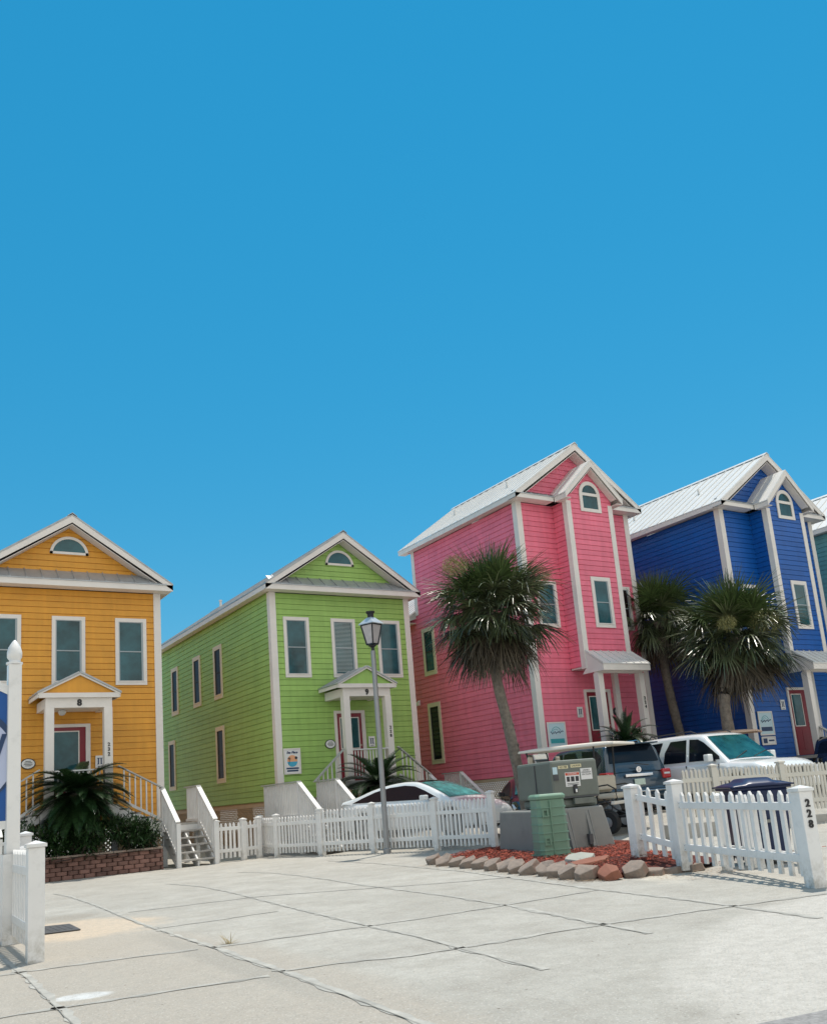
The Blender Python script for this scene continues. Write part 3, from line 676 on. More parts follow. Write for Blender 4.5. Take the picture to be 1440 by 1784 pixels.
    for x, y in ((-.9, 1.6), (-.9, 4.9)):
        obj('roof_vent', MB().lathe([(.04, 0), (.04, .16), (.06, .18), (.01, .2)], (x-.6, y, ze+(hw+ov-1.5)*sl), n=8), M['metal_roof'], t)
    if wing:
        # lower rear wing with its own roof
        y0, y1 = L, L+6.5; zw = 8.0
        m = MB(); siding(m, left, fn_rect(y0, y1), zb, zw); siding(m, right, fn_rect(y0, y1), zb, zw)
        siding(m, FR((0, y1, 0), (1, 0, 0), (0, 1, 0)), fn_rect(-hw, hw), zb, zw); m.box(-hw+.03, hw-.03, y0+.01, y1-.03, zb, zb+.02)
        w_ = obj('rear_wing', m, W, t, recalc=False)
        m = MB()
        for s in (-1, 1):
            m.prism([V(0, y0+.005, zw+2.0), V(s*(hw+.45), y0+.005, zw), V(s*(hw+.45), y0+.005, zw-.035), V(0, y0+.005, zw+1.96)], V(0, y1-y0, 0)); y = y0+.06
            m2 = m
            while y < y1: m.prism([V(0, y, zw+2.0), V(s*(hw+.45), y, zw), V(s*(hw+.45), y, zw+.035), V(0, y, zw+2.035)], V(0, .025, 0)); y += .42
        obj('roof', m, M['metal_roof'], w_)
        m = MB()
        for s in (-1, 1):
            xa, xb = sorted((s*(hw+.44), s*(hw+.40))); m.box(xa, xb, y0+.01, y1, zw-.2, zw-.036); xa, xb = sorted((s*(hw+.40), s*(hw+.01))); m.box(xa, xb, y0+.01, y1, zw-.19, zw-.17)
        obj('fascia', m, M['white_trim'], w_)
    return t
pink = tall_house('beach_house', 'tall pink lap-siding house with a bay and an arched attic window', 21.1, 22.0, 0, 'pink_siding', '224')
blue = tall_house('beach_house', 'tall deep blue house with white standing-seam roof, right of the pink house', 28.15, 19.5, -.33, 'blue_siding', '220', hw=2.62, wing=True)
teal = tall_house('beach_house', 'pale teal house cut off by the right edge of the photo, beyond the blue house', 35.0, 17.6, -.45, 'teal_siding', '216', wing=True)

# ------------------------------------------------------------------ signs on the houses
def plaque(name, label, loc, w_, h_, mt='sticker_white', border='white_trim', rz=0):
    t = thing(name, label, 'sign', loc, rz)
    obj('board', MB().box(-w_/2, w_/2, -.03, 0, -h_/2, h_/2), M[mt], t, bevel=.004)
    m = MB(); b = .035
    m.box(-w_/2-.01, -w_/2+b, -.042, -.0305, -h_/2-.01, h_/2+.01).box(w_/2-b, w_/2+.01, -.042, -.0305, -h_/2-.01, h_/2+.01).box(-w_/2+b, w_/2-b, -.042, -.0305, -h_/2-.01, -h_/2+b).box(-w_/2+b, w_/2-b, -.042, -.0305, h_/2-b, h_/2+.01)
    obj('frame', m, M[border], t); return t
def disc(m, x, z, r_, y, n=20, a0=0, a1=360, sz=1, d=-.004):
    pts = [V(x+math.cos(R(a0+(a1-a0)*i/n))*r_, y, z+math.sin(R(a0+(a1-a0)*i/n))*r_*sz) for i in range(n+(a1-a0 < 360))]
    return m.prism(pts, V(0, d, 0))
def arcband(m, x, z, ro, ri, y, a0, a1, n=16, d=-.005):
    for i in range(n):
        a, b = R(a0+(a1-a0)*i/n), R(a0+(a1-a0)*(i+1)/n)
        m.prism([V(x+math.cos(a)*ri, y, z+math.sin(a)*ri), V(x+math.cos(a)*ro, y, z+math.sin(a)*ro), V(x+math.cos(b)*ro, y, z+math.sin(b)*ro), V(x+math.cos(b)*ri, y, z+math.sin(b)*ri)], V(0, d, 0))
    return m
t = plaque('house_sign', 'white sign with a round beach picture on the green cottage wall', (11.99, 26.285, 2.71), .56, .78)
obj('sunset_disc', disc(MB(), 0, .02, .17, -.031), M['sunset'], t); obj('sea_half', disc(MB(), 0, .0, .171, -.036, a0=185, a1=355), M['sea'], t)
m = MB(); m.tube([V(-.13, -.044, -.1), V(-.1, -.044, 0), V(-.11, -.044, .08)], .008, 5)
for a in (20, 70, 120, 165, -20): m.tube([V(-.11, -.044, .08), V(-.11+.06*math.cos(R(a)), -.044, .08+.06*math.sin(R(a)))], [.012, .003], 5)
disc(m, .13, .1, .045, -.036)
obj('palm_motif', m, M['ink'], t)
text('lettering', 'Sea Place', .1, M['navy'], t, (0, -.034, .27), shear=.3, bold=.003)
m = MB(); m.box(-.21, .21, -.036, -.031, -.245, -.195).box(-.19, .19, -.036, -.031, -.32, -.27); obj('pill_band', m, M['navy'], t)
def arcsign(label, loc, w_, h_, two=False):
    t = plaque('house_sign', label, loc, w_, h_, mt='pale_blue')
    m = MB(); arcband(m, -.02, .06, .2, .185, -.031, 20, 165); arcband(m, -.05, .07, .12, .108, -.031, 40, 175); obj('arc_motif', m, M['teal_ink'], t)
    m = MB()
    pts = [V(-.26+.52*i/24, -.036, .06+.03*math.sin(i*1.7)+.02*math.sin(i*.9+1)+.04*i/24) for i in range(25)]; m.tube(pts, .009, 5)
    obj('script_stroke', m, M['navy'], t)
    obj('band', MB().box(-w_*.38, w_*.38, -.036, -.031, -.26, -.12), M['teal_ink'] if not two else M['navy'], t); return t
arcsign('pale blue sign with an arc and a teal band on the pink house', (19.18, 21.985, 2.87), .74, .8)
arcsign('pale wave sign with a navy band beside the blue house door', (26.2, 19.485, 2.78), .74, .78, True)
t = plaque('house_sign', 'small sign under the wave sign on the blue house', (26.2, 19.485, 2.2), .7, .26)
obj('band', MB().box(-.28, -.08, -.036, -.031, -.08, .08).box(.0, .28, -.036, -.031, -.02, .03), M['navy'], t)
def h_sign(loc, label):
    t = thing('rental_sign', label, 'sign', loc)
    obj('board', MB().box(-.12, .12, -.02, 0, -.17, .17), M['sticker_white'], t, bevel=.003)
    m = MB(); m.box(-.055, -.02, -.026, -.021, -.06, .09).box(.02, .055, -.026, -.021, -.06, .09).box(-.075, .075, -.026, -.021, .09, .105).box(-.075, -.015, -.026, -.021, -.075, -.06).box(.015, .075, -.026, -.021, -.075, -.06).box(-.06, .06, -.026, -.021, -.135, -.12)
    obj('emblem', m, M['navy'], t)
h_sign((14.9, 26.285, 3.22), 'small white sign with a blue twin-pillar emblem right of the green cottage door')
h_sign((20.28, 21.985, 3.57), 'small white sign with a dark emblem left of the pink house door')
h_sign((27.27, 19.485, 3.39), 'small white sign with a dark emblem left of the blue house door')
h_sign((6.22, 26.585, 3.0), 'small white sign with a dark emblem beside the yellow cottage door')
def oval_sign(loc, label, dark=False):
    t = thing('oval_plaque', label, 'sign', loc); m = MB(); disc(m, 0, 0, .19, 0, sz=.78, d=-.02)
    obj('rim', m, M['ink'], t); m = MB(); disc(m, 0, 0, .165, -.0205, sz=.76, d=-.004); obj('face', m, M['sticker_white'] if not dark else M['ink'], t)
    m = MB()
    for i, w_ in enumerate((.07, .1, .11, .08)): m.box(-w_, w_, -.03, -.025, .06-i*.04, .075-i*.04)
    obj('lettering_lines', m, M['ink'] if not dark else M['sticker_white'], t)
oval_sign((13.36, 26.285, 3.19), 'oval white plaque with a dark rim left of the green cottage door')
oval_sign((21.93, 21.985, 3.56), 'round dark plaque right of the pink house door', True)
oval_sign((4.33, 26.585, 3.03), 'small oval plaque left of the yellow cottage door')

# ------------------------------------------------------------------ picket fences
def post_mesh(w_, h_, cap=True):
    m = MB(); m.box(-w_/2, w_/2, -w_/2, w_/2, -.02, h_-.09)
    return m
prnd = random.Random(5)
def fence(name, label, posts, z0=None, mt='vinyl', h=1.22, pw=.13, sp=.125, group=None, pk=.06, last=None, ph=None, bolts=False, rails=(.3, .88), pt=.035):
    """posts: list of (x, y); one thing: posts, rails and pickets are its parts"""
    t = thing(name, label, 'fence', (*posts[0], 0), group=group); o = V(*posts[0], 0)
    P = [V(x, y, (z0[i] if z0 else gh(x, y)))-o for i, (x, y) in enumerate(posts)]
    for i, p in enumerate(P):
        H = (ph[i] if ph else h); q = P[min(i+1, len(P)-1)]-P[max(0, min(i, len(P)-2))]; a = math.atan2(q.y, q.x)
        if H <= 0: continue
        ob = obj('post', MB().box(-pw/2, pw/2, -pw/2, pw/2, -.02, H-.07), M[mt], t, bevel=.008, loc=p, rot=(0, 0, a))
        m = MB(); c_ = pw/2+.018
        m.box(-c_, c_, -c_, c_, H-.069, H-.035); m.add([(-c_+.006, -c_+.006, H-.034), (c_-.006, -c_+.006, H-.034), (c_-.006, c_-.006, H-.034), (-c_+.006, c_-.006, H-.034), (0, 0, H)], [(0, 1, 4), (1, 2, 4), (2, 3, 4), (3, 0, 4), (3, 2, 1, 0)])
        obj('cap', m, M[mt], ob)
    for a, b in zip(P[:-1], P[1:]):
        d = (b-a); l = d.xy.length; dn = d.normalized(); e = pw/2; A = a+dn*e; B = b-dn*e
        for zr in rails: r_ = obj('rail', MB().beam(A+V(0, 0, zr), B+V(0, 0, zr), .05, .09), M[mt], t, bevel=.004)
        if bolts:
            mm = MB(); nn = V(dn.y, -dn.x, 0)
            for zr in rails:
                for pp in (A+dn*.04, B-dn*.04):
                    for zz in (-.025, .025): mm.beam(pp+V(0, 0, zr+zz)+nn*.024, pp+V(0, 0, zr+zz)+nn*.03, .008, .008)
            obj('screw', mm, M['iron'], r_)
        n = max(2, round((l-pw)/sp)); m = MB()
        for i in range(n):
            c_ = A.lerp(B, (i+.5+prnd.uniform(-.04, .04))/n); w2 = pk/2; sx = dn*w2; ln = dn*prnd.uniform(-.012, .012); ny = V(-dn.y, dn.x, 0)*pt/2; H = h-.10+random.uniform(-.004, .004)
            p0 = c_+V(0, 0, .1+random.uniform(-.01, .01))
            front = [p0-sx, p0+sx, c_+sx+ln+V(0, 0, H-.05), c_+ln+V(0, 0, H), c_-sx+ln+V(0, 0, H-.05)]
            m.prism([q-ny for q in front], ny*2)
        obj('pickets', m, M[mt], t)
    return t
fence('picket_fence', 'white picket gate section between the yellow cottage stairs and the lattice', [(8.75, 24.3), (9.49, 24.25), (10.0, 24.4)], h=1.14)
fence('picket_fence', 'low white picket fence bending round to the green cottage stairs', [(10.25, 24.9), (10.27, 23.76), (10.83, 22.16)], h=1.17)
fence('picket_fence', 'long white picket fence in front of the white sedan', [(10.83, 22.16), (11.55, 20.62), (12.22, 18.72), (12.72, 17.1)], h=1.27, ph=[1.24, 1.27, 1.27, 1.33], sp=.12)
fence('picket_fence', 'white picket fence with the 228 end post, rising out of the red mulch', [(10.2, 10.14), (10.15, 9.24), (9.26, 6.57)], z0=[.2, .04, 0], h=1.16, ph=[1.07, 1.25, 1.12], pw=.17, sp=.205, bolts=True, pk=.068)
fence('picket_fence', 'short white picket panel close behind the 228 panel, in front of the blue bin', [(9.42, 6.75), (10.45, 8.75)], h=1.12, ph=[0, 1.05], pw=.12, sp=.24, pk=.045)
fence('picket_fence', 'beige picket fence on a low kerb in front of the white sport utility vehicle', [(15.45, 13.9), (16.25, 13.62), (17.85, 13.07), (19.45, 12.53), (21.2, 11.95)], z0=[.32, .30, .26, .23, .2], ph=[0, 1.22, 1.22, 1.22, 1.22], mt='vinyl_far', h=1.22, sp=.098, pw=.13, pk=.055)
m = MB()
KB = [(15.0, 14.07, .31), (17.85, 13.07, .24), (23, 11.35, .14)]
for (xa, ya, za), (xb, yb, zb_) in zip(KB[:-1], KB[1:]):
    m.prism([V(xa-.02, ya-.12, -.05), V(xb-.02, yb-.12, -.05), V(xb-.02, yb-.12, zb_), V(xa-.02, ya-.12, za)], V(.06, .26, 0))
tag(obj('kerb_wall', m, M['curb'], bevel=.01), 'low weathered concrete kerb under the beige picket fence', 'kerb')
fp = [o for o in bpy.data.objects if o.get('label', '').startswith('white picket fence with the 228')][0]
pn = V(9.26, 6.57, 0)-V(10.2, 10.14, 0); qa = V(10.15, 9.24, 0)-V(10.2, 10.14, 0); dn = (pn-qa).normalized()
text('post_number', '228', .115, M['black'], fp, pn+dn*.092+V(0, 0, .80), rz=math.atan2(dn.x, -dn.y), bold=.004, stack=True)
# left entrance
fence('picket_fence', 'white picket fence running back from the entrance post at the left edge', [(1.78, 10.42), (1.86, 12.55), (2.32, 14.4)], h=1.20, ph=[1.21, 1.22, 1.30], pw=.165, sp=.15, pk=.075, bolts=True)
fence('picket_fence', 'white picket fence leaving the frame at the lower left, below the sign', [(1.72, 12.5), (.2, 12.9), (-1.5, 13.3)], h=1.15, ph=[0, 1.22, 1.22], pw=.16, sp=.14, pk=.07)
t = thing('sign_post', 'tall white post with an acorn finial carrying the blue community sign', 'post', (1.84, 12.36, 0))
obj('shaft', MB().box(-.078, .078, -.078, .078, 0, 3.40), M['vinyl'], t, bevel=.008)
obj('finial', MB().lathe([(.10, 3.40), (.10, 3.425), (.07, 3.43), (.062, 3.45), (.09, 3.49), (.092, 3.55), (.075, 3.62), (.04, 3.68), (.018, 3.71), (.005, 3.72)], n=20), M['vinyl'], t, smooth=50)
obj('base_sleeve', MB().box(-.115, .115, -.115, .115, 0, 1.05).add([(-.115, -.115, 1.05), (.115, -.115, 1.05), (.115, .115, 1.05), (-.115, .115, 1.05), (-.1, -.1, 1.3), (.16, -.1, 1.05)], [(0, 1, 2, 3)]), M['vinyl'], t)
t2 = thing('community_sign', 'blue sign with pale oval and dark script, cut by the left edge', 'sign', (1.0, 12.56, 0), R(-12))
def ell(m, cx, cz, rx, rz_, y, d, n=44, lim=.84): return m.prism([V(min(lim, cx+math.cos(2*math.pi*i/n)*rx), y, cz+math.sin(2*math.pi*i/n)*rz_) for i in range(n)], V(0, d, 0))
obj('panel', MB().prism([V(-1.1, -.03, 1.45), V(.85, -.03, 1.45), V(.85, -.03, 3.0), V(.6, -.03, 3.1), V(-.1, -.03, 3.4), V(-.8, -.03, 3.1), V(-1.1, -.03, 2.95)], V(0, .06, 0)), M['sign_blue'], t2)
obj('ring', ell(MB(), -.1, 2.25, 1.02, .76, -.031, -.008), M['navy'], t2); obj('oval_face', ell(MB(), -.1, 2.22, .98, .69, -.0395, -.006), M['sign_lavender'], t2)
text('lettering', 'Sea Pl', .5, M['navy'], t2, (.12, -.047, 2.32), shear=.3, bold=.006)
text('lettering', '(850) 3 Ve', .15, M['navy'], t2, (.2, -.047, 1.98))
m = MB()
for p, q in (((-1.14, 1.4), (.88, 1.4)), ((.88, 3.02), (.6, 3.18)), ((.6, 3.18), (-.1, 3.48)), ((-.1, 3.48), (-.8, 3.18)), ((-.8, 3.18), (-1.14, 3.0)), ((-1.12, 1.4), (-1.12, 3.0))): m.beam(V(p[0], 0, p[1]), V(q[0], 0, q[1]), .1, .1)
obj('frame', m, M['vinyl'], t2)
t = thing('sign_post', 'second white post of the community sign, outside the left edge', 'post', (-.62, 12.88, 0)); obj('shaft', MB().box(-.1, .1, -.1, .1, 0, 3.42), M['vinyl'], t)

# ------------------------------------------------------------------ street lamp
t = thing('street_lamp', 'grey pole lamp with a black four-sided lantern in front of the green cottage', 'street lamp', (11.56, 20.0, 0), R(20))
obj('pole', MB().lathe([(.1, 0), (.1, .12), (.07, .14), (.063, 5.05), (.06, 5.1)], n=12), M['pole_grey'], t, smooth=40)
m = MB(); B_, T_, zb, zt = .15, .27, 5.27, 5.78
for i in range(4):
    a = math.pi/4+i*math.pi/2; b = a+math.pi/2; m.beam(V(math.cos(a)*B_, math.sin(a)*B_, zb), V(math.cos(a)*T_, math.sin(a)*T_, zt), .035, .035)
    for r_, z in ((B_, zb), (T_, zt)): m.beam(V(math.cos(a)*r_, math.sin(a)*r_, z), V(math.cos(b)*r_, math.sin(b)*r_, z), .03, .03)
m.lathe([(.03, 5.0), (.06, 5.1), (.05, 5.18), (.14, 5.24), (.14, 5.26)], n=4, sq=False)
obj('lantern_frame', m, M['lamp_black'], t)
m = MB(); B2, T2 = B_-.008, T_-.008
m.add([V(math.cos(math.pi/4+i*math.pi/2)*r_, math.sin(math.pi/4+i*math.pi/2)*r_, z) for r_, z in ((B2, zb+.01), (T2, zt-.01)) for i in range(4)], [(i, (i+1) % 4, (i+1) % 4+4, i+4) for i in range(4)])
obj('lantern_glass', m, M['lamp_glass'], t)
obj('bulb', MB().lathe([(.02, 5.3), (.03, 5.36), (.05, 5.45), (.03, 5.52), (.005, 5.54)]), M['lamp_clear'], t, smooth=50)
obj('lantern_roof', MB().lathe([(.335, 5.79), (.33, 5.81), (.12, 5.97), (.10, 5.98)], n=4, sq=True), M['lamp_top'], t)
obj('finial', MB().lathe([(.08, 5.98), (.085, 6.08), (.115, 6.1), (.12, 6.14), (.06, 6.15)], n=12), M['lamp_black'], t)

# ------------------------------------------------------------------ brick planter
t = thing('retaining_wall', 'low planter wall of rough red-brown blocks in front of the yellow cottage', 'retaining wall', (0, 0, 0))
m = MB(); a, b = V(2.6, 24.42, 0), V(7.25, 24.18, 0); d = (b-a); L_ = d.length; dn = d.normalized(); nn = V(dn.y, -dn.x, 0)
for row in range(5):
    x = -.13*(row % 2)
    while x < L_:
        w_ = .27; p = a+dn*max(0, x+.006)+V(0, 0, row*.105+.004)+nn*(-row*.012)
        e = a+dn*min(L_, x+w_-.006)+V(0, 0, row*.105+.004)+nn*(-row*.012); h = .097
        if (e-p).length > .05:
            j = random.uniform(-.008, .008); q1 = p.lerp(e, .15)+nn*(.035+j); q2 = p.lerp(e, .85)+nn*(.035+j)
            bot = [p, q1, q2, e, e-nn*.2, p-nn*.2]; up = V(0, 0, h)
            m.prism(bot, up)
        x += w_
obj('blocks', m, M['brick'], t, bevel=.01)
m = MB(); x = 0
while x < L_-.05:
    e = min(L_, x+.34); p = a+dn*(x+.004)+V(0, 0, .53); q = a+dn*(e-.004)+V(0, 0, .53)
    m.prism([p+nn*.0, q+nn*.0, q-nn*.28, p-nn*.28], V(0, 0, .05)); x = e
obj('capping', m, M['stone'], t, bevel=.008)
m = MB(); m.grid([[V(2.6+i*.25, 24.15+j*.3 if True else 0, .50+.04*math.sin(i*1.3+j)) for i in range(19)] for j in range(5)])
tag(obj('planting_soil', m, M['soil'], smooth=60), kind='structure')

# ------------------------------------------------------------------ plants
def leaf_strip(m, p, d, up, L, w0, n=3, droop=.3, taper=.15, curl=0):
    """thin tapering blade from p along d, bending down"""
    d = Vector(d).normalized(); side = d.cross(up)
    if side.length < 1e-3: side = V(1, 0, 0)
    side.normalize(); rows = []; q = Vector(p); dd = Vector(d)
    for i in range(n+1):
        t_ = i/n; w_ = w0*(1-t_*(1-taper))*(.6+.4*min(1, t_*4)); rows.append([q-side*w_/2, q+side*w_/2])
        q = q+dd*(L/n); dd = (dd+V(0, 0, -droop/n)).normalized()
    m.grid(rows)
def fan_leaf(m, base, d, petL, R_, nseg=26, spread=200, droop=.9, rnd=random):
    """palmetto leaf: petiole from base along d then a fan of narrow segments"""
    d = Vector(d).normalized(); e = base+d*petL+V(0, 0, -.12*petL)
    m.tube([base, base.lerp(e, .5)+V(0, 0, .05), e], [.014, .010, .007], 4, cap=False)
    up = V(0, 0, 1) if abs(d.z) < .95 else V(1, 0, 0)
    s = d.cross(up).normalized(); n = s.cross(d).normalized()
    tilt = rnd.uniform(-.5, .5); s = (s+n*tilt).normalized(); n = s.cross(d).normalized()
    for i in range(nseg):
        a = R(-spread/2+spread*(i+.5)/nseg+rnd.uniform(-2, 2)); dv = d*math.cos(a)+s*math.sin(a)+n*(-.25*abs(math.sin(a)))+n*rnd.uniform(-.08, .08)
        L = R_*(1-.30*abs(a)/R(spread/2))*rnd.uniform(.85, 1.08)
        leaf_strip(m, e+dv*.02, dv, n, L, R_*.050, 4, droop=droop*rnd.uniform(.5, 1.5)*(.7+abs(math.sin(a))*.4), taper=.12)
def fan_palm(label, base, top, r_, hh, nf, seed, radii=(.17, .13), flowers=(), group=None, squash=1.0, skirt=1.0, trunk_pts=None):
    rnd = random.Random(seed); t = thing('fan_palm', label, 'palm tree', base, group=group); o = Vector(base); T = Vector(top)-o
    pts = trunk_pts and [Vector(p)-o for p in trunk_pts] or [V(0, 0, 0), T*.35+V(.05, 0, 0), T*.7, T]
    N = 26; P = []
    for i in range(N+1):
        u = i/N*(len(pts)-1); k = min(int(u), len(pts)-2); fz = u-k
        pm, p0, p1, p2 = pts[max(0, k-1)], pts[k], pts[k+1], pts[min(len(pts)-1, k+2)]
        P.append(.5*((2*p0)+(p1-pm)*fz+(2*pm-5*p0+4*p1-p2)*fz**2+(3*p0-pm-3*p1+p2)*fz**3))
    rad = [radii[0]+(radii[1]-radii[0])*i/N+rnd.uniform(-.008, .008)+(.03 if i < 2 else 0)+(.03 if i > N-3 else 0) for i in range(N+1)]
    m = MB().tube(P, rad, 14)
    for i in range(70):      # old leaf boots
        k = rnd.uniform(.25, .99)*N; q = P[int(k)].lerp(P[min(N, int(k)+1)], k-int(k)); a = rnd.uniform(0, 6.28); rr_ = rad[int(k)]
        n_ = V(math.cos(a), math.sin(a), 0); s = V(-n_.y, n_.x, 0)*.03
        b = q+n_*rr_*.93; m.add([b-s, b+s, b+n_*.03+V(0, 0, .09)+s*.5, b+n_*.03+V(0, 0, .09)-s*.5], [(0, 1, 2, 3)])
    obj('trunk', m, M['bark'], t, smooth=70)
    young, mid, old = MB(), MB(), MB()
    for i in range(nf):
        k = (i+.5)/nf; el = 88-k*(88+62*skirt)+rnd.uniform(-9, 9); az = i*137.5+rnd.uniform(-20, 20)
        d = V(math.cos(R(az))*math.cos(R(el)), math.sin(R(az))*math.cos(R(el)), math.sin(R(el)))
        R_ = r_*.55*rnd.uniform(.85, 1.12); pet = r_*(.50 if el > -20 else .42)*(rnd.uniform(.8, 1.15) if i % 3 else rnd.uniform(.25, .6))*(.75 if el > 60 else 1)
        tgt = young if el > 38 else old if el < -32 else mid
        fan_leaf(tgt, T+V(0, 0, (k-.6)*-.35*hh), V(d.x, d.y, d.z*squash), pet, R_, nseg=rnd.randint(24, 30), spread=rnd.uniform(150, 215), droop=.75 if el > 30 else 1.15, rnd=rnd)
    cr = obj('crown', mid, M['frond'], t, recalc=False)
    obj('new_fronds', young, M['frond_new'], cr, recalc=False); obj('old_fronds', old, M['frond_old'], cr, recalc=False)
    m = MB()
    for (fx, fy, fz, fr) in flowers:
        for i in range(900):
            v = V(rnd.gauss(0, 1), rnd.gauss(0, 1), rnd.gauss(0, 1)).normalized()*fr*rnd.uniform(.2, 1)**.5; v.z *= .8
            p = T+V(fx, fy, fz)+v; d = V(rnd.gauss(0, 1), rnd.gauss(0, 1), rnd.gauss(-.6, .6)).normalized()
            leaf_strip(m, p, d, V(.1, .2, 1), rnd.uniform(.05, .13), .012, 1, 0, .6)
    if flowers: obj('flower_cluster', m, M['flower'], t, recalc=False)
    return t
def sago(label, base, crown_z, r_, nf, seed, mt='sago', name='sago_palm', low=-35, cone=False, th=.17, cat='cycad', top=82, lw=.04):
    rnd = random.Random(seed); t = thing(name, label, cat, base)
    if crown_z > .15:
        m = MB().tube([V(0, 0, -.05), V(.02, 0, crown_z*.5), V(0, 0, crown_z)], [th*1.1, th, th*1.15], 12)
        obj('trunk', m, M['bark'], t, smooth=60)
    m = MB()
    for i in range(nf):
        k = (i+.5)/nf; el = top-k*(top-low)+rnd.uniform(-6, 6); az = i*137.5+rnd.uniform(-15, 15)
        dd = V(math.cos(R(az))*math.cos(R(el)), math.sin(R(az))*math.cos(R(el)), math.sin(R(el)))
        q = V(0, 0, crown_z); L = r_*rnd.uniform(.9, 1.12)*1.12; n = 20; dr = (.75 if el > 20 else .4)*rnd.uniform(.7, 1.3)
        for j in range(n):
            if j > 0:
                side = dd.cross(V(0, 0, 1)); side = side.normalized() if side.length > 1e-3 else V(1, 0, 0); nrm = side.cross(dd).normalized()
                ll = r_*.17*math.sin(math.pi*min(1, (j+1)/n*.93+.07))**.6
                for s in (-1, 1):
                    for h_ in (0, .5):
                        leaf_strip(m, q+dd*(L/n*h_), dd*.55+side*s*.8+nrm*.25, nrm, ll*rnd.uniform(.9, 1.1), lw*r_, 1, .35, .25)
            q2 = q+dd*(L/n); m.beam(q, q2, .012, .012); q = q2; dd = (dd+V(0, 0, -dr*1.8/n)).normalized()
    obj('fronds', m, M[mt], t, recalc=False)
    if cone: obj('cone', MB().lathe([(.02, crown_z-.05), (.09, crown_z+.02), (.11, crown_z+.12), (.06, crown_z+.24), (.01, crown_z+.28)], n=14), M['cone'], t, smooth=60)
    return t
def shrub(label, base, rx, ry, h, n, seed, mt='shrub', name='shrub', leaf=.16, dry=0):
    rnd = random.Random(seed); t = thing(name, label, 'shrub', base)
    m = MB()
    for i in range(9):
        a = rnd.uniform(0, 6.28); m.tube([V(0, 0, 0), V(math.cos(a)*rx*.4, math.sin(a)*ry*.4, h*.5), V(math.cos(a)*rx*.75, math.sin(a)*ry*.75, h*.8)], [.015, .01, .005], 5)
    obj('stems', m, M['bark'], t); m = MB(); md = MB()
    cl = [(rnd.uniform(-.8, .8)*rx, rnd.uniform(-.8, .8)*ry, h*rnd.uniform(.2, .85), rnd.uniform(.35, .6)) for _ in range(10)]
    for i in range(n):
        cx, cy, cz, cr = rnd.choice(cl); v = V(rnd.gauss(0, 1), rnd.gauss(0, 1), rnd.gauss(0, 1)).normalized(); rr_ = cr*min(rx, h)*rnd.uniform(.5, 1)
        p = V(cx, cy, cz)+v*rr_
        if p.z < .02: continue
        leaf_strip(md if rnd.random() < dry else m, p, (v+V(rnd.gauss(0, .5), rnd.gauss(0, .5), rnd.gauss(.2, .5))), V(rnd.gauss(0, .3), rnd.gauss(0, .3), 1), leaf*rnd.uniform(.6, 1.3), leaf*.3, 2, .5, .2)
    fo = obj('leaves', m, M[mt], t, recalc=False)
    if dry: obj('dry_leaves', md, M['shrub_dry'], fo, recalc=False)
    return t
fan_palm('tall leaning fan palm standing in front of the pink house', (14.95, 18.5, .12), (14.38, 18.5, 5.85), 2.12, 1, 150, 3, radii=(.155, .12), flowers=((-1.35, -.4, 1.15, .34), (1.45, -.3, 1.05, .42), (.3, .3, 1.0, .3)), trunk_pts=[(14.95, 18.5, .12), (14.78, 18.5, 1.4), (14.55, 18.5, 2.9), (14.3, 18.5, 4.4), (14.38, 18.5, 5.85)])
fan_palm('fan palm with two yellow flower clusters in front of the blue house', (23.0, 18.3, .3), (23.85, 18.3, 5.35), 2.38, 1, 150, 11, radii=(.19, .16), flowers=((-.25, -1.3, .35, .5), (-1.5, -.9, .35, .3)), squash=.9, skirt=1.0, trunk_pts=[(23.0, 18.3, .3), (22.85, 18.3, 2.0), (22.85, 18.3, 3.6), (23.4, 18.3, 4.6), (23.85, 18.3, 5.35)])
fan_palm('fan palm half hidden between the pink and blue houses', (24.75, 21.9, .3), (24.3, 21.9, 6.7), 2.1, 1, 125, 17, radii=(.17, .14), squash=1.0, trunk_pts=[(24.9, 21.9, .3), (24.8, 21.9, 2.2), (24.5, 21.9, 4.2), (24.3, 21.9, 6.7)])
fan_palm('fan palm at the right edge in front of the teal house', (33.4, 16.9, .3), (33.2, 16.9, 5.9), 2.4, 1, 80, 23, radii=(.2, .17))
sago('big dark sago palm in the brick planter before the yellow cottage door', (5.30, 25.05, .5), 1.62, 1.3, 150, 5, low=-78, cone=True, th=.2, top=58, lw=.05)
shrub('dense low green shrub filling the right part of the brick planter', (6.55, 24.75, .5), .75, .4, .75, 2600, 8)
shrub('dark leafy shrub under the sago palm in the middle of the brick planter', (5.25, 24.7, .5), .8, .4, .8, 2800, 9)
shrub('leafy shrub at the left end of the brick planter', (3.8, 24.75, .5), .75, .4, .8, 2200, 10)
sago('sago palm before the green cottage porch, above the sedan boot', (13.75, 24.0, .3), 1.45, 1.3, 70, 12, low=-30, top=66)
shrub('bushy green and brown shrub left of the sago palm at the green cottage', (12.75, 23.7, .2), .65, .5, 1.35, 2600, 13, dry=.25)
shrub('low dense shrub right of the sago palm at the green cottage', (14.75, 24.1, .2), .6, .5, 1.2, 1800, 14, dry=.1)
sago('dark spiky bush beside the pink house porch', (20.2, 20.0, .3), 2.1, .95, 40, 15, low=-30, th=.12)
shrub('dark shrub right of the spiky bush at the pink house porch', (20.9, 20.15, .3), .75, .35, 2.75, 3200, 16)
shrub('dark shrub beside the blue house porch at the right edge', (28.9, 17.0, .3), .8, .6, 2.3, 2400, 18)
